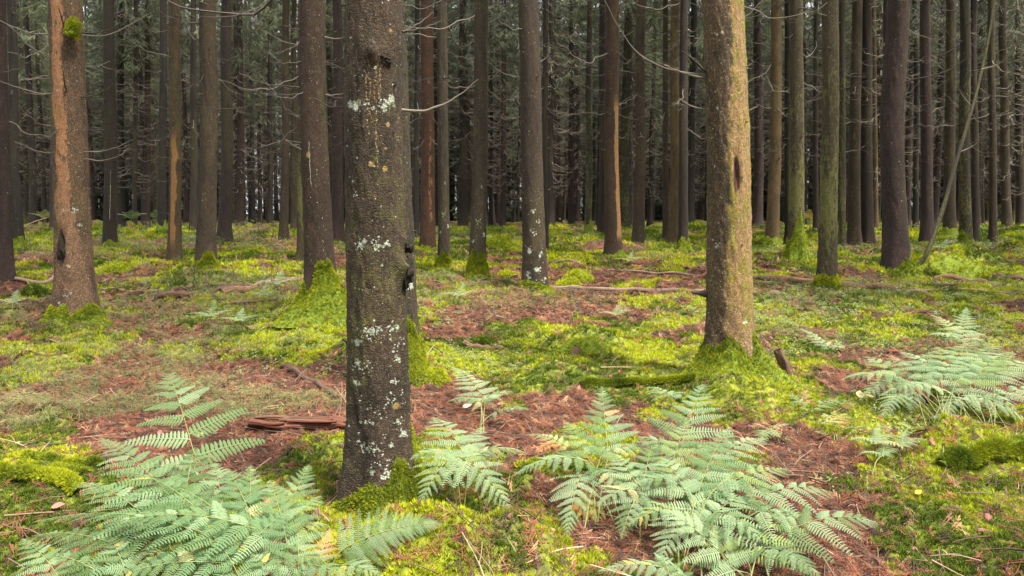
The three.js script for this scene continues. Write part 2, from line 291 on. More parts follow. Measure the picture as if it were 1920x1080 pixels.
const BARK = {
  front: () => bark({
    W: 1024, H: 2048, circ: 0.8, tall: 2.6, seed: 3, base: [64, 52, 41], dark: [45, 36, 29], light: [86, 75, 59], algae: 0.55, specks: 800,
    spots: [
      ...[[683, 208, 0.035], [745, 208, 0.035], [683, 470, 0.03], [718, 470, 0.022], [737, 468, 0.02], [676, 375, 0.016], [698, 629, 0.018], [714, 629, 0.02], [745, 629, 0.024], [672, 655, 0.03], [670, 693, 0.022], [755, 688, 0.02], [668, 730, 0.02], [748, 728, 0.02], [752, 805, 0.024], [762, 830, 0.026], [695, 800, 0.018], [680, 845, 0.022], [702, 850, 0.02], [735, 845, 0.016], [700, 890, 0.022], [728, 900, 0.024], [758, 890, 0.02], [705, 915, 0.016], [678, 800, 0.012]].map(([x, y, s]) => ['splotch', sideOf((x - lerp(718, 711, y / 940)) / lerp(53, 66, y / 940)), heightOn(tF, y), s]),
      ...[[710, 210], [730, 212], [715, 470], [700, 628], [720, 640], [755, 660], [680, 700], [740, 810], [700, 850], [720, 880], [690, 640], [750, 760], [705, 780]].map(([x, y]) => ['dust', sideOf((x - lerp(718, 711, y / 940)) / lerp(53, 66, y / 940)), heightOn(tF, y), 0.05]),
      ...[[702, 125, 0.19], [709, 128, 0.24], [720, 135, 0.17], [728, 140, 0.12], [706, 200, 0.17], [722, 220, 0.22]].map(([x, y, s]) => ['resin', sideOf((x - 717) / 54), heightOn(tF, y), s]),
      ...[[742, 245, 0.013], [710, 319, 0.014], [736, 328, 0.014], [738, 290, 0.008], [748, 68, 0.01], [747, 775, 0.018]].map(([x, y, s]) => ['disc', sideOf((x - 716) / 55), heightOn(tF, y), s]),
    ],
  }),
  tan: () => {
    const t = trees[1], T = [152, 124, 84], Y = [132, 122, 52];
    const at0 = (y) => heightOn(t, y), h0 = at0(715), hTop = at0(0);
    return bark({
      W: 1024, H: 2048, circ: 1.06, tall: 3.2, seed: 9, base: [88, 72, 55], dark: [66, 55, 42], light: [132, 116, 84], algae: 0.55, specks: 1600, scar: [sideOf(0.38), at0(335), 0.028, 0.13],
      patch: (u, h, n1, n3) => {
        const q = (h - h0) / (hTop - h0), edge = sideOf(lerp(-0.3, 0.28, sstep(-0.05, 1, q)) + 0.1 * Math.sin(q * 9)) + 0.05 * n1 + 0.03 * n3, w = sstep(-0.012, 0.016, u - edge) * sstep(0.92, 0.8, u);
        const fade = sstep(0.02, 0.25, q + 0.2 * n1), yel = sstep(-0.1, 0.35, n1 + n3 * 0.6 + sstep(0.045, 0, Math.abs(u - edge - 0.01)) * 0.45 + sstep(0.68, 0.76, u) * 0.6 - 0.12);
        return [mix3(mix3([150, 122, 88], T, fade), Y, yel), w * lerp(0.6, 0.92, fade)];
      },
      spots: [[1335, 470, 0.02], [1338, 518, 0.014], [1325, 460, 0.014], [1328, 320, 0.016], [1342, 68, 0.014], [1390, 610, 0.02], [1320, 640, 0.014], [1400, 660, 0.012], [1330, 210, 0.012]].map(([x, y, s]) => ['splotch', sideOf((x - lerp(1342, 1366, y / 715)) / lerp(38, 48, y / 715)), at0(y), s]),
    });
  },
  peel: () => {
    const t = trees[2], at0 = (y) => heightOn(t, y), h0 = at0(620), hTop = at0(0);
    return bark({
      W: 1024, H: 2048, circ: 1.15, tall: 3.6, seed: 14, base: [98, 76, 59], dark: [74, 58, 49], light: [138, 116, 88], algae: 0.35, specks: 2000, scar: [sideOf(-0.66), at0(470), 0.035, 0.2],
      patch: (u, h, n1, n3) => {
        const q = (h - h0) / (hTop - h0), lo = sideOf(-0.82 + 0.35 * n1), hi = sideOf(lerp(0.55, -0.22, sstep(0.12, 0.55, q)) + 0.1 * Math.sin(q * 14) + 0.35 * n3);
        const w = sstep(-0.016, 0.018, u - lo) * sstep(-0.016, 0.018, hi - u) * sstep(-0.75, -0.45, n1 - 0.4 * n3 - 0.1);
        return [mix3([150, 116, 92], [166, 120, 86], sstep(0.2, 0.5, q)), w * lerp(0.35, 0.9, sstep(0.1, 0.5, q))];
      },
      spots: [[140, 402, 0.03], [120, 402, 0.02], [150, 430, 0.02], [125, 560, 0.024], [112, 600, 0.026], [165, 600, 0.02], [135, 555, 0.016], [130, 505, 0.02], [145, 600, 0.02], [118, 575, 0.02]].map(([x, y, s]) => ['splotch', sideOf((x - lerp(123, 143, y / 620)) / lerp(29, 36, y / 620)), at0(y), s]),
    });
  },
  red: () => { const t = trees[3]; return bark({ circ: 1.1, tall: 4, seed: 21, base: [63, 48, 40], dark: [49, 38, 30], light: [85, 71, 55], algae: 0.45, specks: 900, spots: [[600, 30, 0.02], [605, 60, 0.02], [598, 80, 0.025], [595, 100, 0.022], [592, 140, 0.02], [605, 160, 0.02]].map(([x, y, s]) => ['ring', sideOf((x - 595) / 26), heightOn(t, y), s]).concat([['streak', sideOf(-0.35), heightOn(t, 270), 0.45], ['disc', sideOf(-0.45), heightOn(t, 296), 0.035]]) }); },
  white: () => { const t = trees[5]; return bark({ circ: 1.1, tall: 4.4, seed: 25, base: [57, 46, 36], dark: [44, 35, 28], light: [79, 68, 51], algae: 0.25, specks: 900, spots: [[1000, 440, 0.05], [990, 470, 0.06], [1012, 480, 0.06], [1005, 510, 0.06], [988, 520, 0.05], [1015, 530, 0.04], [1000, 400, 0.04], [1010, 420, 0.03]].map(([x, y, s]) => ['splotch', sideOf((x - 1000) / 22), heightOn(t, y), s]) }); },
  brown: () => bark({ circ: 1, tall: 5, seed: 31, base: [62, 50, 37], dark: [48, 40, 30], light: [81, 71, 52], algae: 0.35, specks: 500 }),
  moss: () => bark({ circ: 1, tall: 5, seed: 36, base: [63, 55, 36], dark: [49, 44, 29], light: [85, 78, 52], algae: 1.0, specks: 500 }),
  mossdark: () => bark({ circ: 1, tall: 5, seed: 39, W: 256, H: 512, base: [49, 44, 30], dark: [38, 35, 25], light: [65, 60, 41], algae: 0.9, specks: 200 }),
  grey: () => bark({ circ: 1, tall: 4, seed: 43, base: [60, 52, 40], dark: [47, 41, 33], light: [81, 75, 58], algae: 0.5, specks: 900, spots: [['splotch', 0.5, 0.9, 0.05], ['splotch', 0.4, 0.6, 0.04], ['splotch', 0.62, 0.7, 0.04], ['splotch', 0.55, 1.4, 0.03], ['dust', 0.5, 0.8, 0.2]] }),
  dark: () => bark({ circ: 1, tall: 5, seed: 47, base: [46, 37, 32], dark: [33, 27, 25], light: [70, 58, 50], algae: 0.25, specks: 260 }),
  purple: () => bark({ circ: 1, tall: 5, seed: 49, base: [56, 42, 39], dark: [40, 31, 29], light: [80, 62, 57], algae: 0.08, specks: 300 }),
  black: () => bark({ circ: 1, tall: 5, seed: 50, W: 256, H: 512, base: [38, 33, 30], dark: [27, 24, 23], light: [56, 49, 44], algae: 0.15, specks: 120 }),
  streak: () => bark({ circ: 1, tall: 5, seed: 48, base: [47, 39, 32], dark: [36, 31, 26], light: [63, 55, 44], algae: 0.2, specks: 300, spots: [['streak', sideOf(-0.05), 1.75, 1.1], ['streak', sideOf(-0.02), 1.4, 0.7]] }),
  red2: () => bark({ circ: 1, tall: 5, seed: 53, base: [76, 50, 36], dark: [58, 40, 29], light: [97, 71, 48], algae: 0.1, specks: 260, patch: (u, h, n1, n3) => [[150, 105, 72], 0.8 * sstep(0.05, 0.02, Math.abs(u - 0.56 + 0.05 * n1)) * sstep(0.6, 0.8, h) * sstep(2.9, 2.4, h) * sstep(-0.2, 0.1, n3)] }),
  stripe: () => bark({ circ: 1, tall: 5, seed: 57, base: [68, 50, 38], dark: [54, 40, 30], light: [88, 71, 52], algae: 0.15, specks: 500, patch: (u, h, n1) => [[180, 136, 88], 0.85 * sstep(0, 0.02, u - 0.56 - 0.05 * n1) * sstep(0.74, 0.68, u) * sstep(0.3, 0.5, h) * sstep(3.2, 2.8, h)] }),
  peel2: () => bark({ circ: 1, tall: 5, seed: 61, base: [68, 55, 37], dark: [51, 41, 29], light: [88, 74, 50], algae: 0.4, specks: 400, patch: (u, h, n1) => [[168, 122, 76], 0.7 * sstep(0.09, 0.05, Math.abs(u - 0.45 + 0.06 * n1)) * sstep(0.2, 0.5, h) * sstep(2.6, 2.2, h)] }),
  tanfar: () => bark({ circ: 1, tall: 5, seed: 67, W: 256, H: 512, base: [88, 70, 46], dark: [68, 55, 36], light: [105, 90, 59], algae: 0.35, specks: 100 }),
};
const barkOf = {}; const barkMat = (k) => barkOf[k] ??= BARK[k]();
trees.forEach((t) => { if (t.bark === 'dark') t.bark = ['dark', 'purple', 'black'][t.i % 3]; });

// ------------------------------------------------------------------ trunks, moss, branches
const rnd = rngOf(2024);
// trunk surface in the tree's own axes: z towards the viewer's side, y up
function trunkShape(t, seed, H, lobes, flare) {
  const sway = (h) => [t.lean * h + 0.35 * t.r * noise(h * 0.45, seed), 0.35 * t.r * noise(h * 0.4, seed + 50)], s0 = sway(0);
  const bumps = t.bumps ?? [];
  return (th, h) => {
    const up = Math.max(h, 0), base = t.r * Math.max(0.08, 1.04 - 0.03 * up - 0.42 * (up / H) ** 2 * 1.6), root = flare * Math.exp(-up / (1.1 * t.r + 0.08)) * (0.55 + 0.45 * Math.cos(lobes * th + seed)) + 0.2 * Math.exp(-up / 0.45);
    let r = base * (1 + root) * (1 + 0.02 * noise(Math.sin(th) * 2 + seed, h * 1.3 + Math.cos(th) * 2)) + 0.004 * noise(th * 9 + seed, h * 11) + 0.0045 * noise(th * 20 + seed, h * 16) + 0.003 * noise(th * 34, h * 34);
    for (const [bth, bh, wt, wh, amp] of bumps) { const q = ((th - bth) / wt) ** 2 + ((h - bh) / wh) ** 2; if (q < 4) r += amp * Math.exp(-q) * (1 + 0.7 * noise(th * 24, h * 40)); }
    const [sx, sz] = sway(h); return [Math.sin(th) * r + sx - s0[0], h, Math.cos(th) * r + sz - s0[1], r];
  };
}
function surfaceGrid(shape, heights, sides, tall, off = 0, th0 = -Math.PI, th1 = Math.PI) {
  const pos = [], uv = [], idx = [];
  heights.forEach((h) => { for (let j = 0; j <= sides; j++) { const th = lerp(th0, th1, j / sides), [x, y, z] = shape(j === sides && th1 - th0 > 6.2 ? th0 : th, h); pos.push(x, y, z); uv.push(th / (2 * Math.PI) + 0.5, h / tall); } });
  for (let i = 0; i < heights.length - 1; i++) for (let j = 0; j < sides; j++) { const a = i * (sides + 1) + j, b = a + sides + 1; idx.push(a, a + 1, b, b, a + 1, b + 1); }
  const g = geo(pos, idx, uv);
  if (th1 - th0 > 6.2) { const n = g.attributes.normal; for (let i = 0; i < heights.length; i++) { const a = i * (sides + 1), b = a + sides; const v = V(n.getX(a) + n.getX(b), n.getY(a) + n.getY(b), n.getZ(a) + n.getZ(b)).normalize(); n.setXYZ(a, v.x, v.y, v.z); n.setXYZ(b, v.x, v.y, v.z); } }
  return g;
}
// tufts of moss: short leafy shoots
function tuftGeometry(n, seed, spread, lean) {
  const r = rngOf(seed), pos = [];
  for (let i = 0; i < n; i++) {
    const a = r() * 6.283, q = Math.sqrt(r()) * spread, x = Math.cos(a) * q, z = Math.sin(a) * q, l = 0.55 + 0.6 * r(), b = a + (r() - 0.5) * 1.6, w = 0.12 + 0.1 * r(), tx = x + Math.cos(b) * l * lean * (0.4 + r()), tz = z + Math.sin(b) * l * lean * (0.4 + r()), c = r() * 3.14;
    pos.push(x - Math.cos(c) * w, -0.1, z - Math.sin(c) * w, x + Math.cos(c) * w, -0.1, z + Math.sin(c) * w, tx, l, tz);
  }
  return geo(pos);
}
const leafy = (color, through = 0.3, rough = 0.8) => new THREE.MeshPhysicalMaterial({ color, roughness: rough, transmission: through, thickness: 0, side: THREE.DoubleSide, specularIntensity: 0.3 });
const TUFT = tuftGeometry(12, 5, 0.75, 0.8), MOSSMAT = leafy(lin(1, 1, 1), 0.25, 0.9); MOSSMAT.name = 'moss';
const mossColor = (r, tone, out = new THREE.Color()) => { const k = 0.75 + 0.5 * r(), y = sstep(-0.3, 0.35, tone + 0.25 * (r() - 0.5)); return out.setRGB(lerp(0.09, 0.44, y) * k, lerp(0.145, 0.48, y) * k, lerp(0.012, 0.018, y) * k); };
const mossSkin = (() => {
  const N = 256, c = new Uint8Array(N * N * 4); for (let y = 0; y < N; y++) for (let x = 0; x < N; x++) { const n = fbm(x * 0.11, y * 0.11, 3), o = (y * N + x) * 4, k = 1 + 0.7 * noise(x * 0.5, y * 0.5); c[o] = (96 + 60 * n) * k; c[o + 1] = (112 + 50 * n) * k; c[o + 2] = 24 * k; c[o + 3] = 255; }
  const t = texture(N, N, c, true); t.repeat.set(3, 8); return new THREE.MeshStandardMaterial({ map: t, bumpMap: t, bumpScale: 0.009, roughness: 0.95, name: 'moss_skin' });
})();
function scatter(parent, name, g, m, spots, r, tone) {           // spots: [position, normal, size]
  const im = new THREE.InstancedMesh(g, m, spots.length), q = new THREE.Quaternion(), M = new THREE.Matrix4(), UPV = V(0, 1, 0), tw = new THREE.Quaternion(), c = new THREE.Color();
  spots.forEach(([p, n, s, t], i) => { q.setFromUnitVectors(UPV, n).multiply(tw.setFromAxisAngle(UPV, r() * 6.283)); M.compose(p, q, V(s, s * (0.8 + 0.5 * r()), s)); im.setMatrixAt(i, M); im.setColorAt(i, tone(r, t ?? 0, c)); });
  im.name = parent === scene ? numbered(name) : name; im.castShadow = im.receiveShadow = true; im.userData.kind = 'stuff'; parent.add(im); return im;
}
// dead branches: a few curved shapes of unit length, along +x, bending up at the end
const BRANCHMAT = [new THREE.MeshStandardMaterial({ color: lin(0.16, 0.14, 0.12), roughness: 0.85, name: 'dead_branch' }), new THREE.MeshStandardMaterial({ color: lin(0.06, 0.048, 0.042), roughness: 0.9, name: 'dead_branch_dark' })];
const BRANCHES = []; {
  const r = rngOf(88);
  for (let k = 0; k < 12; k++) {
    const sag = 0.04 + 0.16 * r(), lift = 0.1 + 0.35 * r(), bow = (r() - 0.5) * 0.3, pts = [], parts = [];
    for (let i = 0; i <= 9; i++) { const t = i / 9; pts.push(V(t, -sag * Math.sin(t * 2.6) + lift * t ** 3 + 0.07 * (r() - 0.5) * (i > 0), bow * t * t + 0.07 * (r() - 0.5) * (i > 0))); }
    const c = new THREE.CatmullRomCurve3(pts); parts.push(tube(c, (t) => 0.01 * (1 - 0.82 * t), 5, 20));
    for (let i = 0, n = k < 2 ? 1 : 3 + Math.floor(r() * 8); i < n; i++) { const t = 0.3 + 0.65 * r(), p = c.getPoint(t), l = 0.1 + 0.3 * r() * (1.1 - t), s = r() < 0.5 ? -1 : 1; parts.push(tube([p, V(p.x + l * 0.5, p.y - l * 0.12 * r(), p.z + s * l * 0.5), V(p.x + l, p.y + l * 0.25 * (r() - 0.3), p.z + s * l * 0.8)], (u) => 0.0042 * (1 - 0.75 * u), 3, 4)); }
    BRANCHES.push(mergeGeometries(parts));
  }
}
const STUB = tube([V(0, 0, 0), V(0.4, 0.02, 0), V(1, 0.12, 0)], (t) => 0.16 * (1 - 0.55 * t), 5, 3, 0.4, 3, true);
function addBranch(root, shape, th, h, len, tilt, kind, thick = 1, mat = 0) {
  const [x, y, z] = shape(th, h), b = mesh('branch', kind === 'stub' ? STUB : BRANCHES[kind], BRANCHMAT[mat], root), s = shape(th, h)[3];
  b.position.set(x - Math.sin(th) * s * 0.12, y, z - Math.cos(th) * s * 0.12); b.rotation.set(0, th - Math.PI / 2, 0); b.rotateZ(tilt); b.scale.set(len, len * thick, len * thick); return b;
}

// live crowns: drooping boughs hung with needle sprays
const NEEDLES = [leafy(lin(0.125, 0.15, 0.09), 0.45), leafy(lin(0.145, 0.175, 0.095), 0.45), leafy(lin(0.12, 0.135, 0.1), 0.45)];
NEEDLES.forEach((m) => { m.name = 'spruce_needles'; });
function crownGeometry(seed, count, height, reach, sprays, width) {   // from y = 0 upward
  const r = rngOf(seed), pos = [], d = V(), e = V(), tri = (a, b, w, nx, nz) => { pos.push(a.x - nx * w * 0.3, a.y, a.z - nz * w * 0.3, a.x + nx * w * 0.3, a.y, a.z + nz * w * 0.3, b.x, b.y, b.z); const mx = lerp(a.x, b.x, 0.45), mz = lerp(a.z, b.z, 0.45), yy = lerp(a.y, b.y, 0.45); pos.push(mx - nx * w, yy, mz - nz * w, mx + nx * w, yy, mz + nz * w, b.x, b.y, b.z); };
  for (let i = 0; i < count; i++) {
    const q = (i + r()) / count, y = q * height, L = reach * (1 - 0.82 * q) * (0.55 + 0.55 * r()) * (q < 0.08 ? 0.75 : 1), a = i * 2.4 + r(), ca = Math.cos(a), sa = Math.sin(a), sag = 0.25 + 0.3 * r();
    for (let k = 0; k < sprays; k++) {
      const t = 0.12 + 0.88 * Math.pow((k + r()) / sprays, 0.8), side = (r() - 0.5) * 2, l = (0.22 + 0.4 * r()) * (1.25 - 0.6 * t), px = ca * L * t, pz = sa * L * t, py = y - sag * L * Math.sin(t * 2.2) + 0.22 * L * t * t;
      const oa = a + side * 1.1, dn = 0.25 + 0.9 * r() * r();
      d.set(px, py, pz); e.set(px + Math.cos(oa) * l * (1 - 0.45 * dn), py - l * dn, pz + Math.sin(oa) * l * (1 - 0.45 * dn));
      const b = r() * 6.283; tri(d, e, width * (0.6 + 0.8 * r()), Math.cos(b), Math.sin(b));
    }
  }
  return geo(pos);
}
const CROWNS = [0, 1, 2, 3].map((k) => crownGeometry(300 + k, 40, 11, 2.0, 28, 0.045));
const LOWCROWNS = [0, 1, 2, 3].map((k) => crownGeometry(400 + k, 84, 13, 2.3, 56, 0.028));
console.log('shapes', CROWNS[0].attributes.position.count / 3);

// particular knots, scars and swellings: [angle, height, wide, tall, out]
tF.bumps = [[0.0, heightOn(tF, 108), 0.25, 0.035, 0.022], [-0.16, heightOn(tF, 100), 0.16, 0.02, 0.012], [1.05, heightOn(tF, 515), 0.3, 0.05, 0.03], [1.15, heightOn(tF, 460), 0.2, 0.03, 0.02]];
{ const t = trees[1]; t.bumps = [[0.15, heightOn(t, 335), 0.09, 0.17, 0.014], [0.65, heightOn(t, 335), 0.09, 0.17, 0.014], [0.4, heightOn(t, 335), 0.09, 0.12, -0.03]]; }
{ const t = trees[2]; t.bumps = [[-0.72, heightOn(t, 470), 0.22, 0.18, -0.035], [-0.3, heightOn(t, 480), 0.14, 0.22, 0.02], [-1.1, heightOn(t, 480), 0.14, 0.22, 0.02]]; }
const MOSSY = { 0: [0.3, 1.2, 0.22], 1: [0.34, 0.2, 0.42], 2: [0.24, -0.7, 0.3], 3: [0.36, 0.3, 0.42], 4: [0.4, 0.9, 0.12], 5: [0.14, 0, 0.12], 6: [0.22, 0.3, 0.05], 7: [0.26, 1.2, 0.3], 8: [0.3, 0, 0.1], 10: [0.5, 0.2, 0.08], 11: [0.3, 0, 0.06], 12: [0.18, 0, 0.1], 13: [0.16, 0.6, 0.12], 14: [0.7, 0.2, 0.1], 15: [0.2, 0, 0.1], 17: [0.25, 0, 0.08], 24: [0.34, 0.4, 0.14], 25: [0.2, 0], 29: [0.4, 0], 30: [0.3, 0], 38: [0.4, 0], 50: [0.4, 0.5] };
const baseHeights = (d) => { const fine = d < 7 ? 0.03 : d < 13 ? 0.06 : 0.15, top = 1.6 + d * 0.26, hs = [-0.2, -0.1]; for (let h = 0; h < Math.min(top, 9); h += h < 0.6 ? fine * 0.7 : fine * (d < 13 ? 1 : 2.5)) hs.push(h); let h = hs.at(-1); while (h < 19) { h += 1.4; hs.push(h); } return hs; };

for (const t of trees) {
  const r = rngOf(500 + t.i * 7), root = thing('spruce_tree', t.label, 'tree', V(t.p.x, ground(t.p.x + 0, t.p.z) - 0.01, t.p.z), 'spruces of the stand'); t.root = root;
  const yaw = t.yaw; root.rotation.y = yaw;
  const H = 20 + 3 * r(), flare = [0.5, 0.6, 0.5, 0.32, 0.3, 0.3, 0.28, 0.32][t.i] ?? 0.25 + 0.2 * r(), shape = trunkShape(t, t.i * 3.7, H, 4 + Math.floor(r() * 3), flare), m = barkMat(t.bark), sides = t.d < 7 ? 72 : t.d < 13 ? 40 : t.d < 22 ? 22 : 12;
  const trunk = mesh('trunk', surfaceGrid(shape, baseHeights(t.d), sides, m.userData.tall), m, root);
  // crown
  const low = t.d > 19, cr = mesh('crown', (low ? LOWCROWNS : CROWNS)[t.i % 4], NEEDLES[t.i % 3], root); const ch = t.crown + (low ? 0 : 0.8 * r()); const [cx, , cz] = shape(0, ch);
  cr.position.set(cx, ch + (low ? 1.6 : 0), cz - t.r); cr.rotation.y = r() * 6.28; const cs = (21 - ch) / (low ? 13 : 11) * (0.9 + 0.2 * r()); cr.scale.set(0.85 + 0.3 * r(), cs, 0.85 + 0.3 * r());
  // moss round the foot
  const ms = MOSSY[t.i];
  if (ms) {
    const [mh, dir, wide = 0.05] = ms, hs = [-0.15, -0.08], low = t.i ? 0.35 : 0.06, top = (th) => mh * (low + (1 - low) * (0.5 + 0.5 * Math.cos(th - dir)) ** 1.3) * (1 + 0.4 * noise(th * 1.6 + t.i, 3) + 0.15 * noise(th * 6, t.i));
    const skin = (th, k) => { const h = lerp(-0.15, top(th), k), [x, y, z, q] = shape(th, h), o = (0.007 + 0.012 * (1 - k) * (1 + noise(th * 6, h * 20))) * (k > 0.97 ? -0.3 : 1) + wide * (1 - k) ** 1.7 * (0.8 + 0.5 * noise(th * 2 + t.i, 8) + 0.3 * Math.cos(5 * th + t.i)) * (0.45 + 0.55 * (0.5 + 0.5 * Math.cos(th - dir))); return [x + Math.sin(th) * o, y, z + Math.cos(th) * o, q]; };
    const ks = []; for (let k = 0; k <= 14; k++) ks.push(k / 14);
    const g = surfaceGrid(skin, ks, t.d < 13 ? 60 : 28, 1), moss = mesh('moss_collar', g, mossSkin, root);
    if (t.d < 19) {
      const P = g.attributes.position, N = g.attributes.normal, n = Math.floor((t.d < 7 ? 6500 : t.d < 13 ? 4000 : 900) * Math.min(1.6, mh * 3.5)), spots = [], cols = (t.d < 13 ? 60 : 28) + 1;
      for (let i = 0; i < n; i++) { const a = Math.floor(r() * 14) * cols + Math.floor(r() * (cols - 1)), u = r(), v = r(), f = (A) => V(A.getX(a), A.getY(a), A.getZ(a)).lerp(V(A.getX(a + 1), A.getY(a + 1), A.getZ(a + 1)), u).lerp(V(A.getX(a + cols), A.getY(a + cols), A.getZ(a + cols)), v); spots.push([f(P), f(N).add(V(0, 0.35, 0)).normalize(), (t.d < 7 ? 0.0095 : 0.015) * (0.7 + 0.6 * r()), t.i === 0 ? 0.0 : 0.05 + 0.25 * noise(a * 0.05, t.i)]); }
      scatter(root, 'moss_shoots', TUFT, MOSSMAT, spots, r, mossColor);
    }
  }
  // dead branches in whorls
  const visTop = 1.7 + t.d * 0.24;
  if (t.d < 26) {
    for (let h = t.d < 4.2 ? 2.6 : 1.0 + 0.6 * r() + (t.d < 7 ? 1.2 : 0.5); h < Math.min(visTop + 0.3, t.crown); h += 0.2 + 0.26 * r()) {
      const n = 1 + Math.floor(r() * (t.d < 13 ? 2.4 : 4)), a0 = r() * 6.28, up = sstep(1.2, 3.6, h);
      for (let k = 0; k < n; k++) {
        const th = a0 + k * 6.28 / n + (r() - 0.5) * 0.8, long = r() < 0.25 + 0.55 * up;
        if (long) addBranch(root, shape, th, h, (0.3 + 1.0 * r() * r() + 0.1 * r()) * (0.6 + 0.7 * up), (r() - 0.6) * 0.9, Math.floor(r() * 12), 0.65 + 0.4 * r(), r() < 0.5 ? 0 : 1);
        else addBranch(root, shape, th, h, 0.03 + 0.1 * r() * r() + 0.03, (r() - 0.3) * 1.2, 'stub', 0.5 + 0.4 * r(), 1);
      }
    }
  }
  if (t.d < 13) for (let i = 0; i < 26; i++) addBranch(root, shape, (r() - 0.5) * 3.4, 0.7 + (visTop - 0.6) * r(), 0.018 + 0.03 * r() * r(), (r() - 0.3) * 0.9, 'stub', 0.9 + 0.6 * r(), 1);
  t.shape = shape;
}
console.log('trees');

// branches that stand out on the nearest trunks, drawn through points sighted in the photograph
function sightedBranch(t, pts, r0, toward = 0, mat = 0) {
  t.root.updateMatrixWorld(true);
  const q = pts.map(([x, y], i) => t.root.worldToLocal(at(x, y, t.d - toward * i / (pts.length - 1))));
  const fine = []; const c = new THREE.CatmullRomCurve3(q); for (let i = 0; i <= 10; i++) { const p = c.getPointAt(i / 10); fine.push(i && i < 10 ? p.add(V(0, 0.006 * noise(i * 1.7, x0(pts)), 0.006 * noise(i * 1.3, x0(pts) + 9))) : p); }
  return mesh('branch', tube(fine, (u) => r0 * (1 - 0.7 * u), 6, 18, 0.35, x0(pts)), BRANCHMAT[mat], t.root);
}
const x0 = (pts) => pts[0][0] * 0.13;
{
  const [F, T, P, R] = trees;
  sightedBranch(F, [[752, 206], [800, 207], [850, 186], [897, 148]], 0.0075, 0.05);
  sightedBranch(F, [[684, 205], [650, 203], [622, 200], [588, 184]], 0.007, 0.03, 1);
  sightedBranch(F, [[684, 208], [668, 182], [664, 172], [658, 138]], 0.006, 0.06);
  sightedBranch(F, [[755, 60], [785, 45], [812, 22]], 0.006, -0.1, 1);
  sightedBranch(F, [[752, 58], [790, 54], [828, 38]], 0.005, -0.05, 1);
  sightedBranch(T, [[1320, 140], [1250, 128], [1195, 98], [1160, 50], [1128, -10]], 0.005, 0.1);
  sightedBranch(T, [[1320, 146], [1285, 138], [1245, 122]], 0.01, 0.25);
  sightedBranch(T, [[1325, 136], [1300, 112], [1278, 95]], 0.01, 0.3, 1);
  sightedBranch(T, [[1368, 132], [1390, 130], [1410, 119]], 0.009, 0.1);
  sightedBranch(T, [[1368, 134], [1395, 133], [1414, 127]], 0.009, 0.1, 1);
  sightedBranch(T, [[1320, 205], [1295, 198], [1272, 184]], 0.007, 0.1);
  sightedBranch(T, [[1370, 215], [1400, 210], [1422, 198]], 0.006);
  sightedBranch(T, [[1368, 45], [1400, 30], [1440, -10]], 0.006, -0.2, 1);
  sightedBranch(T, [[1330, 550], [1310, 549], [1297, 547]], 0.028, 0.02, 1);
  sightedBranch(P, [[135, 65], [60, 62], [20, 48], [-30, 22]], 0.0086, 0.3);
  sightedBranch(P, [[140, 62], [190, 60], [230, 40], [262, 5]], 0.0086, 0.2, 1);
  sightedBranch(P, [[140, 66], [200, 66], [245, 45], [290, 20]], 0.0072, -0.3);
  sightedBranch(P, [[140, 183], [180, 178], [215, 155], [232, 130]], 0.0094, 0.2, 1);
  sightedBranch(P, [[130, 177], [70, 174], [0, 152]], 0.0079, 0.2);
  sightedBranch(P, [[150, 285], [200, 282], [250, 262]], 0.0072, 0.2);
  sightedBranch(P, [[150, 297], [200, 300], [246, 280]], 0.0065, 0.3);
  sightedBranch(P, [[140, 287], [80, 285], [28, 266]], 0.0065, 0.2);
  sightedBranch(P, [[121, 62], [117, 40], [110, 15]], 0.0101, 0.4, 1);
  sightedBranch(P, [[130, 182], [122, 160], [118, 130]], 0.0101, 0.4, 1);
  sightedBranch(R, [[590, 62], [560, 56], [532, 48]], 0.012, 0.2, 1);
  sightedBranch(R, [[595, 68], [640, 72], [668, 56]], 0.011, 0.2);
  sightedBranch(R, [[590, 172], [560, 164], [520, 160]], 0.012, 0.2, 1);
  sightedBranch(R, [[600, 178], [630, 178], [665, 168]], 0.01, 0.2);
  sightedBranch(R, [[590, 270], [565, 268], [530, 262]], 0.012, 0.2, 1);
  sightedBranch(R, [[588, 284], [565, 280], [535, 262]], 0.009, 0.2);
  const knotShape = (seed) => { const g = new THREE.IcosahedronGeometry(1, 5), p = g.attributes.position; for (let i = 0; i < p.count; i++) { const v = V(p.getX(i), p.getY(i), p.getZ(i)), k = 1 + 0.4 * noise(v.x * 3 + seed, v.y * 3 + v.z * 2) + 0.2 * noise(v.x * 9, v.y * 9 + v.z * 7); p.setXYZ(i, v.x * k, v.y * k, v.z * k); } g.computeVertexNormals(); return g; };
  for (const [t, x, y, rx, ry, rz, sd, m] of [[F, 716, 106, 0.042, 0.026, 0.022, 1, 'knot'], [F, 706, 98, 0.03, 0.014, 0.018, 2, 'knot'], [F, 724, 118, 0.022, 0.014, 0.02, 3, 'knot'], [F, 764, 512, 0.03, 0.06, 0.04, 4, 'burl'], [F, 766, 462, 0.024, 0.03, 0.03, 5, 'burl'], [F, 650, 935, 0.03, 0.06, 0.03, 8, 'burl'], [P, 120, 470, 0.05, 0.16, 0.05, 6, 'burl'], [P, 116, 520, 0.05, 0.1, 0.05, 7, 'burl']]) {
    const k = mesh(m, knotShape(sd), barkMat('dark'), t.root), s = (x - lerp(TREES[t.i][0], TREES[t.i][1], y / TREES[t.i][2])) / (TREES[t.i][3] / 2); t.root.updateMatrixWorld(true);
    k.position.copy(t.root.worldToLocal(at(x, y, t.d - t.r * Math.sqrt(Math.max(0, 1 - s * s)) * 0.98))); k.scale.set(rx, ry, rz);
  }
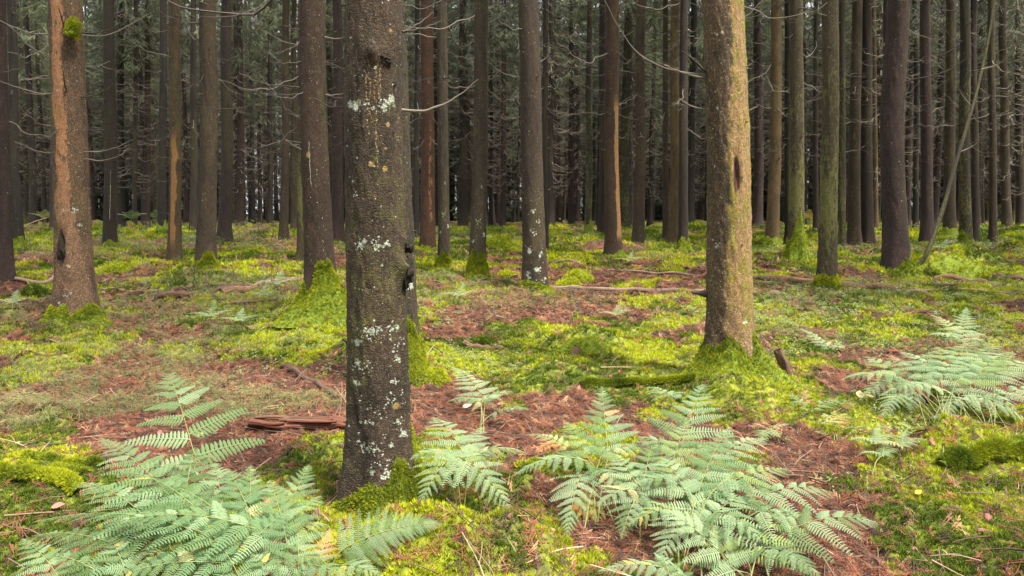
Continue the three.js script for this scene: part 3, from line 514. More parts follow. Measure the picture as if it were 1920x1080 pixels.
  // a clump of moss on the peeled trunk's branch whorl
  const k = new THREE.IcosahedronGeometry(0.066, 5), p = k.attributes.position; for (let i = 0; i < p.count; i++) { const v = V(p.getX(i), p.getY(i), p.getZ(i)), s = 1 + 0.7 * noise(v.x * 26, v.y * 26 + v.z * 20); p.setXYZ(i, v.x * s * 0.85, v.y * s * 1.25 + 0.02 * noise(v.x * 50, 3), v.z * s * 0.4); } k.computeVertexNormals();
  const c = mesh('moss_clump', k, mossSkin, P.root); P.root.updateMatrixWorld(true); c.position.copy(P.root.worldToLocal(at(138, 56, P.d - P.r * 0.92)));
  const r = rngOf(61), spots = []; for (let i = 0; i < 420; i++) { const a = Math.floor(r() * p.count), n = V(p.getX(a), p.getY(a), p.getZ(a)); spots.push([n.clone().add(c.position), n.normalize(), 0.018, 0.1]); }
  scatter(P.root, 'moss_shoots', TUFT, MOSSMAT, spots, r, mossColor);
}

// ------------------------------------------------------------------ the stand goes on behind: thinner spruces further off
const TWIGS = [0, 1, 2].map((k) => { const r = rngOf(700 + k), parts = []; for (let i = 0; i < 110; i++) { const g = BRANCHES[Math.floor(r() * 12)].clone(), h = 1.2 + 8 * (i / 110), a = r() * 6.283, s = (0.5 + 0.9 * r()) * (0.5 + 0.5 * sstep(1, 4, h)); g.scale(s, s * 1.5, s * 1.5); g.rotateZ((r() - 0.7) * 0.6); g.rotateY(a); g.translate(Math.cos(a) * 0.08, h, -Math.sin(a) * 0.08); parts.push(g); } return mergeGeometries(parts); });
for (const t of trees) if (t.d >= 26) { const w = mesh('dead_twigs', TWIGS[t.i % 3], BRANCHMAT[t.i % 2], t.root); w.rotation.y = t.i; w.userData.kind = 'stuff'; }
{
  const r = rngOf(4711), protos = [0, 1, 2, 3].map((k) => {
    const o = new THREE.Group(), t = { lean: 0.012 * (k - 1.5), r: 0.105 + 0.018 * k }, shape = trunkShape(t, 40 + k, 21, 5, 0.35), hs = [-0.3]; for (let h = 0; h < 19; h += h < 1 ? 0.25 : 1.2) hs.push(h);
    const m = barkMat(['dark', 'black', 'purple', 'mossdark'][k]); mesh('trunk', surfaceGrid(shape, hs, 9, 5), m, o);
    const c = mesh('crown', LOWCROWNS[k], NEEDLES[k % 3], o); c.position.y = 4.8 + 0.8 * k;
    mesh('dead_twigs', TWIGS[k % 3], BRANCHMAT[k % 2], o).userData.kind = 'stuff'; return o;
  });
  const spots = [];
  for (let n = 0; n < 4000 && spots.length < 150; n++) {
    const d = 27 + 27 * r(), x = (r() - 0.5) * 1.5 * d; if (spots.some(([a, b]) => (a - x) ** 2 + (b - d) ** 2 < 3.6) || trees.some((t) => (t.p.x - x) ** 2 + (t.p.z + d) ** 2 < 4)) continue;
    spots.push([x, d]);
  }
  spots.sort((a, b) => a[1] - b[1]).forEach(([x, d], i) => {
    const o = protos[i % 4].clone(); o.name = numbered('distant_spruce'); scene.add(o); o.position.set(x, ground(x, -d) - 0.02, -d); o.rotation.y = r() * 6.28; const s = 0.85 + 0.35 * r(); o.scale.set(s, 0.9 + 0.25 * r(), s);
    const far = d > 38 ? 'far' : 'near', side = x / d < -0.2 ? 'l' : x / d > 0.2 ? 'r' : 'm';
    tag(o, { nearl: 'thin dark distant spruce among the trunks behind the left third of the wood', nearm: 'thin dark distant spruce among the trunks behind the middle of the wood', nearr: 'thin dark distant spruce among the trunks behind the right third of the wood', farl: 'farthest thin spruce in the dim wood behind the left third', farm: 'farthest thin spruce in the dim wood behind the middle', farr: 'farthest thin spruce in the dim wood behind the right third' }[far + side], 'tree', { nearl: 'distant spruces left', nearm: 'distant spruces middle', nearr: 'distant spruces right', farl: 'farthest spruces left', farm: 'farthest spruces middle', farr: 'farthest spruces right' }[far + side]);
  });
  // beyond them the wood closes into one mass
  const far = []; for (let i = 0; i < 600; i++) { const d = 54 + 30 * r(), x = (r() - 0.5) * 2 * d; far.push([x, d, r() * 6.28, 0.9 + 0.5 * r()]); }
  const M = new THREE.Matrix4(), q = new THREE.Quaternion(), Y = V(0, 1, 0);
  const place = (name, g, m, dy, label) => { const im = new THREE.InstancedMesh(g, m, far.length); far.forEach(([x, d, a, s], i) => { M.compose(V(x, ground(x, -d) + (dy && i % 3 === 0 ? 4.5 : dy), -d), q.setFromAxisAngle(Y, a), V(s, s, s)); im.setMatrixAt(i, M); }); im.name = numbered(name); im.castShadow = im.receiveShadow = true; scene.add(im); tag(im, label, 'forest', undefined, 'stuff'); };
  place('far_forest_trunks', surfaceGrid(trunkShape({ lean: 0, r: 0.13 }, 3, 21, 5, 0.3), [-0.3, 0, 0.3, 2, 6, 12, 19], 7, 5), barkMat('black'), 0, 'dim mass of far trunks where the wood closes');
  place('far_forest_foliage', crownGeometry(900, 90, 15, 3.0, 34, 0.07), NEEDLES[2], -0.5, 'dim grey green mass of far spruce boughs');
}
{ // unseen wood beside and behind the view, placed to darken the trunk fronts
  const r = rngOf(909), round = [], M = new THREE.Matrix4(), q = new THREE.Quaternion(), Y = V(0, 1, 0);
  for (let i = 0; i < 900 && round.length < 130; i++) { const a = r() * 6.283, d = 8 + 20 * Math.sqrt(r()), x = Math.sin(a) * d, z = Math.cos(a) * d; if (z < 1 && Math.abs(x) < -z * 0.82 + 3.2) continue; if (round.some(([u, v]) => (u - x) ** 2 + (v - z) ** 2 < 4)) continue; round.push([x, z, r() * 6.28, 0.9 + 0.3 * r()]); }
  for (const [name, g, m, dy, label] of [['unseen_forest_trunks', surfaceGrid(trunkShape({ lean: 0, r: 0.15 }, 8, 21, 5, 0.3), [-0.3, 0, 0.3, 2, 6, 12, 19], 9, 5), barkMat('brown'), 0, 'unseen trunks beside and behind the view, shading the trunk fronts'], ['unseen_forest_foliage', crownGeometry(920, 70, 14, 2.5, 44, 0.05), NEEDLES[1], 3.4, 'unseen spruce boughs beside and behind the view, shading the trunk fronts']]) {
    const im = new THREE.InstancedMesh(g, m, round.length); round.forEach(([x, z, a, s], i) => { M.compose(V(x, ground(x, z) + dy, z), q.setFromAxisAngle(Y, a), V(s, s, s)); im.setMatrixAt(i, M); }); im.name = numbered(name); im.castShadow = im.receiveShadow = true; scene.add(im); tag(im, label, 'forest', undefined, 'stuff');
  }
}
console.log('far');

// ------------------------------------------------------------------ bracken
function pinnaGeometry(seed, droop, pairs = 16) {                 // along +x, one unit long, leaflets to +z and -z
  const r = rngOf(seed), pos = [], yOf = (u) => -droop * u * u, dir = Math.PI * 0.4;
  for (let i = 0; i < 10; i++) { const a = i / 10, b = (i + 1) / 10, w = 0.012 * (1 - a * 0.8), v = 0.012 * (1 - b * 0.8); pos.push(a, yOf(a) + 0.003, -w, a, yOf(a) + 0.003, w, b, yOf(b) + 0.003, v, a, yOf(a) + 0.003, -w, b, yOf(b) + 0.003, v, b, yOf(b) + 0.003, -v); }
  for (const s of [-1, 1]) for (let i = 0; i < pairs; i++) {
    const u = 0.02 + 0.95 * (i + 0.5 + 0.12 * (r() - 0.5)) / pairs, prof = Math.pow(1 - u, 0.62) * Math.min(1, 0.62 + u * 4), l = 0.185 * prof * (0.9 + 0.2 * r()) + 0.012, w = 0.39 / pairs * (0.98 - 0.3 * u), a = dir + 0.25 * u + 0.06 * (r() - 0.5), dx = Math.cos(Math.PI / 2 - a + Math.PI / 2 - 0.0) * 0 + Math.cos(a), dz = Math.sin(a) * s, dn = -0.18 - 0.25 * r(), y = yOf(u);
    const P = (f, side, k = 1) => [u + dx * l * f + dz * s * side * w * k, y + dn * l * f * f * 0.8 + Math.abs(side) * -0.006, dz * l * f - dx * s * side * w * k * 0.3];
    const A = P(0, -0.7), B = P(0, 0.7), C = P(0.5, -1), D = P(0.5, 1), E = P(0.85, -0.62), F = P(0.85, 0.62), T = P(1, 0), c = P(0.5, 0), e = P(0.85, 0); c[1] += 0.006; e[1] += 0.004;
    const O = P(0, 0);
    pos.push(...A, ...C, ...O, ...O, ...C, ...c, ...O, ...c, ...D, ...O, ...D, ...B, ...C, ...E, ...c, ...c, ...E, ...e, ...c, ...e, ...F, ...c, ...F, ...D, ...E, ...T, ...e, ...e, ...T, ...F);
  }
  return geo(pos);
}
const PINNAE = [0.06, 0.14, 0.24, 0.36, 0.5].map((d, k) => pinnaGeometry(50 + k, d)), CURLED = [pinnaGeometry(70, 0.9, 11), pinnaGeometry(71, -0.6, 11)];
const FERN = { a: leafy(lin(0.235, 0.345, 0.19), 0.35, 0.7), b: leafy(lin(0.155, 0.27, 0.125), 0.4, 0.7), c: leafy(lin(0.295, 0.4, 0.225), 0.35, 0.7), d: leafy(lin(0.16, 0.265, 0.11), 0.4, 0.7), e: leafy(lin(0.27, 0.36, 0.13), 0.4, 0.7), f: leafy(lin(0.1, 0.18, 0.06), 0.4, 0.7), yellow: leafy(lin(0.5, 0.44, 0.13), 0.4, 0.7), pale: leafy(lin(0.42, 0.45, 0.22), 0.4, 0.7), orange: leafy(lin(0.5, 0.23, 0.07), 0.35, 0.8), brown: leafy(lin(0.23, 0.08, 0.03), 0.25, 0.85), pink: leafy(lin(0.5, 0.3, 0.2), 0.35, 0.8) };
Object.entries(FERN).forEach(([k, m]) => { m.name = 'bracken_' + k; });
const STEM = new THREE.MeshStandardMaterial({ color: lin(0.2, 0.22, 0.08), roughness: 0.6, name: 'bracken_stem' }), STEMDARK = new THREE.MeshStandardMaterial({ color: lin(0.1, 0.06, 0.03), roughness: 0.7, name: 'bracken_stem_brown' });
function frond(plant, p0, p1, L, { arch = 0.18, roll = 0, tone = 'a', foot: f, gap = 0.36, r, droop = 1, curled = false, thin = 0.003 }) {
  const o = plant.position, a = p0.clone().sub(o), b = p1.clone().sub(o), len = a.distanceTo(b), ctl = a.clone().lerp(b, 0.45).add(V(0, arch * len, 0)), bez = new THREE.QuadraticBezierCurve3(a, ctl, b);
  const pts = []; if (f) { const g = f.clone().sub(o); pts.push(g, g.clone().lerp(a, 0.5).add(V((a.x - g.x) * -0.12, 0.02, (a.z - g.z) * -0.12))); }
  for (let i = 0; i <= 8; i++) pts.push(bez.getPoint(i / 8));
  const stem = mesh('frond', tube(pts, (u) => thin * (1 - 0.75 * u), 5, f ? 22 : 12), tone === 'brown' || tone === 'orange' ? STEMDARK : STEM, plant);
  const pal = r(), M = new THREE.Matrix4(), N = V(), S = V(), D = V(), Z = V(), up = V(0, 1, 0);
  for (let s = 0.02; s < 0.985;) {
    const l = L * (Math.pow(1 - s, 0.9) * Math.min(1, 0.86 + s * 0.8) * 0.97 + 0.035), p = bez.getPoint(s), T = bez.getTangent(s);
    N.copy(up).addScaledVector(T, -up.dot(T)).normalize().applyAxisAngle(T, roll); S.crossVectors(T, N);
    for (const side of [-1, 1]) {
      const phi = lerp(1.3, 0.75, s) + (r() - 0.5) * 0.14; D.copy(S).multiplyScalar(side * Math.sin(phi)).addScaledVector(T, Math.cos(phi)); D.y += (r() - 0.55) * 0.14; D.normalize();
      Z.crossVectors(D, N).normalize(); const Y = V().crossVectors(Z, D);
      const k = curled ? null : Math.min(4, Math.max(0, Math.floor(droop * (1 + r() * 2.4)))), g = curled ? CURLED[Math.floor(r() * 2)] : PINNAE[k], q = l * (0.9 + 0.2 * r());
      const alt = r(), kin = { a: pal < 0.4 ? 'aaad' : pal < 0.7 ? 'adee' : 'abdd', b: pal < 0.5 ? 'bbdb' : pal < 0.75 ? 'bdda' : 'bffd', c: pal < 0.5 ? 'ccca' : pal < 0.8 ? 'caae' : 'cdde' }[tone], pn = mesh('pinna', g, FERN[kin ? (l < 0.12 && alt < 0.008 ? 'yellow' : l < 0.12 && alt < 0.016 ? 'brown' : l < 0.16 && alt < 0.026 ? 'pale' : kin[Math.floor(r() * 4)]) : tone], stem); M.makeBasis(D.clone(), Y, Z.clone()); pn.quaternion.setFromRotationMatrix(M); pn.position.copy(p).addScaledVector(T, side * gap * l * 0.12); pn.scale.set(q, q, q * (0.95 + 0.15 * r()));
    }
    s += Math.max(0.018, gap * l / len);
  }
  return stem;
}
// a plant: where it stands, then its fronds [x, y, metres off at the start of the blade; the same at the tip; width of the blade's half in metres; options]
function fern(label, fx, fy, list, seed, group) {
  const p = foot(fx, fy); p.y = ground(p.x, p.z) - 0.01; const o = thing('bracken_fern', label, 'fern', p, group), r = rngOf(seed);
  for (const [xa, ya, da, xb, yb, db, L, opt = {}] of list) { const g = opt.free ? undefined : p.clone().add(V((r() - 0.5) * 0.24, 0, (r() - 0.5) * 0.2)); frond(o, at(xa, ya, da), at(xb, yb, db), L * (opt.tone === 'c' || opt.tone === 'a' ? 1.16 : 1.05), { r, foot: g, ...opt }); }
  return o;
}
fern('tall green fern with one frond rising highest in the lower left', 372, 1010, [
  [368, 866, 3.3, 316, 698, 3.75, 0.36, { tone: 'b', arch: 0.08, gap: 0.4, roll: -0.1 }],
  [330, 945, 3.0, 188, 822, 3.3, 0.25, { tone: 'b', arch: 0.12 }],
  [345, 950, 3.0, 365, 838, 3.4, 0.22, { tone: 'b', arch: 0.1 }],
], 901, 'bracken in the lower left');
fern('broad green fern filling the lower left corner', 330, 1200, [
  [500, 1002, 2.6, 190, 985, 2.55, 0.22, { tone: 'b', arch: 0.2 }],
  [330, 978, 2.65, 10, 1085, 2.5, 0.2, { tone: 'b', arch: 0.16 }],
  [400, 1010, 2.5, 60, 980, 2.75, 0.2, { tone: 'b', arch: 0.15, roll: 0.2 }],
  [350, 1080, 2.45, 280, 985, 2.6, 0.13, { tone: 'b' }],
  [240, 1090, 2.4, 205, 1005, 2.55, 0.12, { tone: 'a' }],
  [120, 1100, 2.35, 40, 1010, 2.5, 0.13, { tone: 'b' }],
  [430, 1060, 2.45, 180, 1095, 2.35, 0.18, { tone: 'b', roll: -0.2 }],
  [300, 1000, 2.6, 150, 905, 2.85, 0.2, { tone: 'b' }],
  [410, 1000, 2.65, 240, 885, 2.95, 0.22, { tone: 'b', roll: 0.2 }],
  [440, 990, 2.7, 290, 905, 2.9, 0.18, { tone: 'b', roll: -0.2 }],
  [250, 1040, 2.5, 60, 1005, 2.6, 0.17, { tone: 'b' }],
  [200, 1085, 2.4, 85, 1040, 2.45, 0.14, { tone: 'b' }],
  [330, 1060, 2.5, 425, 975, 2.65, 0.18, { tone: 'b' }],
], 902, 'bracken in the lower left');
fern('green fern with upright tips between the corner fern and the foremost trunk', 500, 1180, [
  [520, 1010, 2.7, 580, 872, 2.95, 0.15, { tone: 'a', arch: 0.12, roll: 0.25 }],
  [470, 985, 2.75, 470, 872, 2.95, 0.14, { tone: 'b', arch: 0.12, roll: 0.3 }],
  [420, 960, 2.8, 402, 868, 3.0, 0.13, { tone: 'a', arch: 0.1 }],
  [530, 1000, 2.7, 615, 985, 2.75, 0.12, { tone: 'a', arch: 0.2 }],
  [480, 1060, 2.5, 610, 1050, 2.5, 0.16, { tone: 'b', arch: 0.2 }],
  [450, 1085, 2.4, 390, 1000, 2.55, 0.14, { tone: 'b' }],
  [430, 1040, 2.6, 405, 960, 2.65, 0.1, { tone: 'b' }],
  [520, 1085, 2.42, 470, 1040, 2.5, 0.12, { tone: 'b' }],
  [395, 1020, 2.58, 350, 1055, 2.45, 0.05, { tone: 'yellow', free: true }],
  [480, 1000, 2.7, 425, 880, 2.95, 0.18, { tone: 'b' }],
  [540, 1030, 2.6, 505, 900, 2.9, 0.16, { tone: 'b' }],
  [450, 1050, 2.5, 545, 955, 2.7, 0.15, { tone: 'b', roll: 0.3 }],
  [560, 1075, 2.45, 560, 1000, 2.6, 0.13, { tone: 'b', roll: 0.3 }],
  [520, 990, 2.75, 602, 930, 2.85, 0.13, { tone: 'a' }],
  [560, 1060, 2.5, 655, 1085, 2.45, 0.14, { tone: 'b' }],
], 903, 'bracken in the lower left');
fern('single fern frond lying across the mossy foot of the foremost trunk', 560, 1110, [
  [640, 1032, 2.75, 832, 982, 2.85, 0.12, { tone: 'a', arch: 0.16, gap: 0.26, roll: 0.95, droop: 0.5 }],
  [600, 1050, 2.65, 620, 990, 2.75, 0.06, { tone: 'pink', free: true }],
  [640, 1060, 2.65, 720, 1085, 2.6, 0.1, { tone: 'a' }],
], 904);
fern('pale green fern just right of the foremost trunk', 868, 958, [
  [868, 850, 3.45, 812, 782, 3.75, 0.18, { tone: 'c', roll: 0.1 }],
  [885, 860, 3.45, 992, 852, 3.5, 0.13, { tone: 'c', arch: 0.3 }],
  [856, 856, 3.4, 962, 965, 3.2, 0.17, { tone: 'c', arch: 0.25, roll: 0.15 }],
  [850, 860, 3.4, 788, 945, 3.2, 0.16, { tone: 'c', arch: 0.3, roll: -0.15 }],
  [848, 850, 3.45, 768, 862, 3.4, 0.15, { tone: 'a', arch: 0.25 }],
  [880, 850, 3.5, 905, 800, 3.7, 0.1, { tone: 'c' }],
], 905, 'bracken in the middle');
fern('small pale fern right of the mossy trunk foot, two low tufts', 905, 805, [
  [908, 752, 4.75, 850, 690, 5.2, 0.17, { tone: 'c' }],
  [905, 752, 4.7, 962, 735, 4.75, 0.12, { tone: 'c', arch: 0.25 }],
  [900, 755, 4.7, 840, 752, 4.7, 0.12, { tone: 'a', arch: 0.25 }],
  [925, 775, 4.55, 992, 768, 4.5, 0.1, { tone: 'a', arch: 0.25 }],
], 906, 'bracken in the middle');
fern('bluish fern in the middle with one frond hanging over dead yellow leaves', 1122, 990, [
  [1140, 850, 3.5, 1128, 724, 3.85, 0.17, { tone: 'a', arch: 0.05 }],
  [1105, 868, 3.45, 962, 892, 3.35, 0.15, { tone: 'a', arch: 0.28 }],
  [1092, 890, 3.35, 1062, 1010, 3.05, 0.16, { tone: 'c', arch: 0.3 }],
  [1112, 880, 3.4, 1178, 935, 3.2, 0.14, { tone: 'a', arch: 0.3 }],
  [1098, 850, 3.5, 1062, 792, 3.7, 0.13, { tone: 'a' }],
  [1130, 852, 3.5, 1205, 842, 3.5, 0.14, { tone: 'a', arch: 0.25 }],
  [1118, 940, 3.3, 1045, 1015, 3.2, 0.13, { tone: 'yellow', free: true, arch: 0.1 }],
  [1090, 930, 3.3, 1135, 1005, 3.2, 0.12, { tone: 'yellow', free: true, arch: 0.1 }],
], 907, 'bracken in the middle');
fern('largest bluish fern, wide fronds spreading in the lower right', 1320, 1085, [
  [1275, 845, 3.5, 1318, 720, 3.85, 0.23, { tone: 'a', arch: 0.08 }],
  [1275, 850, 3.45, 1195, 820, 3.55, 0.17, { tone: 'a', arch: 0.2 }],
  [1300, 950, 3.1, 1478, 880, 3.25, 0.24, { tone: 'a', arch: 0.2, roll: 0.15 }],
  [1300, 955, 3.05, 1240, 858, 3.3, 0.2, { tone: 'c', arch: 0.2 }],
  [1290, 960, 3.05, 1178, 985, 2.95, 0.17, { tone: 'a', arch: 0.25 }],
  [1300, 970, 3.0, 1232, 1062, 2.75, 0.16, { tone: 'c', arch: 0.3 }],
  [1330, 930, 3.1, 1420, 870, 3.35, 0.2, { tone: 'a', arch: 0.15 }],
  [1310, 920, 3.15, 1370, 800, 3.5, 0.17, { tone: 'a', arch: 0.15 }],
  [1350, 900, 3.2, 1475, 935, 3.1, 0.22, { tone: 'a', arch: 0.25 }],
  [1400, 945, 3.05, 1565, 925, 3.1, 0.2, { tone: 'a', arch: 0.25 }],
  [1320, 880, 3.3, 1440, 822, 3.5, 0.17, { tone: 'c', arch: 0.2 }],
  [1340, 960, 2.95, 1425, 1015, 2.8, 0.18, { tone: 'a', arch: 0.3 }],
  [1310, 1000, 2.9, 1400, 930, 3.1, 0.2, { tone: 'c', arch: 0.2 }],
  [1260, 870, 3.35, 1290, 790, 3.6, 0.16, { tone: 'a', arch: 0.1 }],
  [1420, 960, 2.98, 1520, 990, 2.9, 0.18, { tone: 'c', arch: 0.25 }],
  [1280, 905, 3.2, 1200, 905, 3.15, 0.17, { tone: 'a', arch: 0.25 }],
], 908, 'bracken in the lower right');
fern('bluish fern filling the gap between the middle and the largest fern', 1205, 1010, [
  [1200, 920, 3.2, 1120, 950, 3.1, 0.15, { tone: 'a', arch: 0.28 }],
  [1205, 915, 3.25, 1225, 828, 3.5, 0.15, { tone: 'a', arch: 0.12 }],
  [1210, 925, 3.2, 1300, 895, 3.25, 0.16, { tone: 'c', arch: 0.25 }],
  [1200, 930, 3.15, 1165, 1010, 2.95, 0.14, { tone: 'a', arch: 0.3 }],
  [1195, 910, 3.25, 1150, 850, 3.45, 0.13, { tone: 'c', arch: 0.15 }],
], 925, 'bracken in the middle');
fern('low fern with long arching frond reaching farthest toward the lower right', 1385, 1120, [
  [1430, 1030, 2.85, 1646, 980, 2.85, 0.24, { tone: 'a', arch: 0.3, roll: 0.1 }],
  [1378, 1068, 2.75, 1245, 955, 2.9, 0.2, { tone: 'c', arch: 0.15, roll: -0.1 }],
  [1425, 1030, 2.8, 1540, 1085, 2.6, 0.14, { tone: 'a', arch: 0.3 }],
  [1400, 1040, 2.8, 1500, 960, 3.0, 0.22, { tone: 'a', arch: 0.2 }],
  [1370, 1060, 2.75, 1340, 985, 2.9, 0.15, { tone: 'c' }],
], 909, 'bracken in the lower right');
fern('fern tips at the lower edge under the largest bluish fern', 1240, 1150, [
  [1290, 1085, 2.55, 1120, 1072, 2.55, 0.12, { tone: 'a', arch: 0.25 }],
  [1260, 1095, 2.5, 1240, 1040, 2.6, 0.1, { tone: 'a' }],
], 910, 'bracken in the lower right');
fern('wide pale fern at the right, fronds on tall stems over brown dead leaves', 1790, 842, [
  [1705, 715, 4.9, 1575, 712, 4.9, 0.2, { tone: 'c', arch: 0.22 }],
  [1715, 718, 4.9, 1708, 775, 4.6, 0.19, { tone: 'c', arch: 0.35 }],
  [1760, 705, 5.0, 1690, 660, 5.3, 0.2, { tone: 'c' }],
  [1790, 700, 5.0, 1755, 650, 5.3, 0.2, { tone: 'a' }],
  [1800, 705, 5.0, 1875, 648, 5.3, 0.22, { tone: 'c' }],
  [1745, 782, 4.55, 1868, 808, 4.4, 0.13, { tone: 'a', arch: 0.25, roll: -0.3 }],
  [1770, 730, 4.8, 1650, 742, 4.75, 0.18, { tone: 'c', arch: 0.25 }],
  [1740, 700, 5.1, 1660, 672, 5.3, 0.16, { tone: 'c' }],
  [1690, 720, 4.9, 1610, 752, 4.8, 0.17, { tone: 'c', arch: 0.3 }],
  [1760, 720, 4.9, 1800, 668, 5.2, 0.2, { tone: 'c' }],
  [1730, 710, 5.0, 1745, 660, 5.3, 0.18, { tone: 'a' }],
  [1680, 700, 5.0, 1620, 668, 5.2, 0.18, { tone: 'c' }],
  [1780, 690, 5.1, 1830, 640, 5.4, 0.2, { tone: 'c' }],
  [1700, 740, 4.8, 1650, 790, 4.55, 0.15, { tone: 'c', arch: 0.3 }],
], 911, 'bracken at the right');
fern('fern at the right edge with fronds leaving the picture', 1860, 850, [
  [1800, 735, 4.8, 1935, 700, 4.9, 0.24, { tone: 'c', arch: 0.2 }],
  [1810, 742, 4.7, 1940, 800, 4.5, 0.24, { tone: 'c', arch: 0.25 }],
  [1820, 720, 4.8, 1900, 660, 5.1, 0.2, { tone: 'a' }],
  [1800, 745, 4.7, 1770, 790, 4.5, 0.15, { tone: 'c', arch: 0.3 }],
  [1880, 740, 4.7, 1960, 730, 4.7, 0.2, { tone: 'c' }],
  [1850, 820, 4.35, 1935, 830, 4.3, 0.1, { tone: 'a', arch: 0.3 }],
  [1840, 715, 4.9, 1845, 660, 5.2, 0.2, { tone: 'c' }],
  [1850, 740, 4.7, 1905, 770, 4.55, 0.2, { tone: 'c', arch: 0.3 }],
  [1870, 700, 5.0, 1950, 680, 5.1, 0.2, { tone: 'c' }],
], 912, 'bracken at the right');
fern('fern with a pointed upright tip farther back at the right above the wide pale one', 1802, 690, [
  [1805, 640, 6.5, 1812, 575, 6.9, 0.17, { tone: 'c', arch: 0.05 }],
  [1800, 636, 6.5, 1742, 628, 6.5, 0.16, { tone: 'c', arch: 0.25 }],
  [1808, 638, 6.5, 1862, 648, 6.4, 0.15, { tone: 'c', arch: 0.25 }],
  [1795, 625, 6.7, 1745, 590, 7, 0.14, { tone: 'pale' }],
  [1800, 650, 6.4, 1850, 625, 6.4, 0.08, { tone: 'pink', free: true, curled: true }],
], 913);
fern('small pale fern alone on bright moss right of the large yellow tan trunk', 1562, 672, [[1560, 655, 6.9, 1500, 615, 7.2, 0.14, { tone: 'c', arch: 0.1 }], [1560, 655, 6.9, 1578, 640, 6.95, 0.08, { tone: 'c' }]], 914);
fern('small orange dead fern standing curled before the pointed fern', 1766, 690, [[1766, 668, 6.0, 1764, 638, 6.0, 0.05, { tone: 'orange', curled: true, arch: 0 }], [1768, 690, 5.9, 1766, 672, 5.9, 0.04, { tone: 'orange', curled: true, free: true }]], 915);
fern('brown withered fern under the wide pale fern', 1822, 850, [[1825, 806, 4.5, 1795, 812, 4.4, 0.1, { tone: 'brown', curled: true, arch: 0.3 }], [1825, 808, 4.5, 1850, 830, 4.4, 0.1, { tone: 'brown', curled: true, arch: 0.3 }], [1822, 800, 4.6, 1822, 838, 4.35, 0.09, { tone: 'brown', curled: true, arch: 0.3 }]], 916);
fern('small fern with pinkish withered leaf right of the large trunk mossy foot', 1520, 805, [[1515, 770, 4.75, 1480, 738, 4.9, 0.1, { tone: 'a' }], [1520, 768, 4.8, 1588, 750, 4.9, 0.12, { tone: 'c' }], [1512, 765, 4.85, 1508, 732, 4.9, 0.08, { tone: 'pink' }], [1510, 772, 4.75, 1525, 800, 4.6, 0.09, { tone: 'pale' }]], 917);
fern('small yellow fern tuft right of the pinkish withered one', 1560, 830, [[1562, 800, 4.5, 1545, 775, 4.6, 0.1, { tone: 'pale' }], [1562, 800, 4.5, 1588, 775, 4.6, 0.1, { tone: 'yellow' }], [1562, 802, 4.5, 1602, 790, 4.5, 0.05, { tone: 'orange' }], [1562, 802, 4.5, 1565, 770, 4.6, 0.08, { tone: 'yellow' }]], 918);
fern('pink and cream withered fern at the mossy foot of the large trunk', 1440, 830, [[1440, 805, 4.35, 1415, 795, 4.3, 0.09, { tone: 'pink' }], [1440, 805, 4.35, 1478, 795, 4.3, 0.1, { tone: 'pale' }], [1442, 806, 4.3, 1462, 820, 4.2, 0.08, { tone: 'pale' }], [1438, 806, 4.3, 1425, 830, 4.15, 0.08, { tone: 'c' }]], 919);
fern('tiny pale fern sprig in the litter right of the mossy hump', 925, 1012, [[925, 985, 3.15, 890, 975, 3.15, 0.06, { tone: 'pale' }], [925, 985, 3.15, 930, 1005, 3.05, 0.05, { tone: 'pale' }]], 920);
fern('orange tipped fern frond behind the bluish middle fern', 1040, 860, [[1062, 838, 3.75, 985, 815, 3.9, 0.1, { tone: 'pale', arch: 0.2 }], [1045, 832, 3.72, 1010, 845, 3.65, 0.1, { tone: 'orange', free: true }]], 921);
fern('fern tip at the left of the large trunk mossy foot', 1250, 770, [[1265, 750, 5.1, 1215, 725, 5.3, 0.14, { tone: 'c' }], [1250, 745, 5.1, 1290, 735, 5.1, 0.07, { tone: 'c' }]], 922);
const sprigs = [['small pale fern sprig far left under the peeled trunk', 25, 585, 0.24], ['fern sprig beside the fallen brushwood', 520, 552, 0.3], ['pale fern sprig in front of the brushwood pile', 492, 568, 0.22], ['pale fern sprig on the grass behind the tall green fern', 395, 612, 0.26], ['second pale fern sprig on the grass left of the moss cone', 448, 618, 0.22], ['fern sprig in front of the moss booted trunk', 862, 570, 0.26], ['pale fern sprig in the litter right of the middle trunk', 1155, 604, 0.2], ['small fern sprig on the litter below the yellow tuft', 1640, 850, 0.14], ['fern sprig in the dark hollow under the wide pale fern', 1690, 860, 0.15], ['pale fern sprig in the litter right of the pink withered fern', 1655, 872, 0.12], ['fern sprig at the foot of the tan striped trunk', 1180, 502, 0.3], ['green fern sprig in the moss behind the thick dark trunk', 1770, 480, 0.35]];
sprigs.forEach(([label, x, y, s], i) => { const p = foot(x, y), d = -p.z, h = s * 0.45 / d * FOCAL, w = s / d * FOCAL; fern(label, x, y, [[x, y - h, d, x - w, y - h * 1.1, d, s * 0.4, { tone: i % 2 ? 'c' : 'pale' }], [x, y - h, d, x + w * 0.9, y - h * 1.4, d + 0.1, s * 0.4, { tone: 'c' }], [x, y - h, d, x + w * 0.2, y - h * 2.2, d + 0.15, s * 0.3, { tone: 'c' }]], 940 + i); });
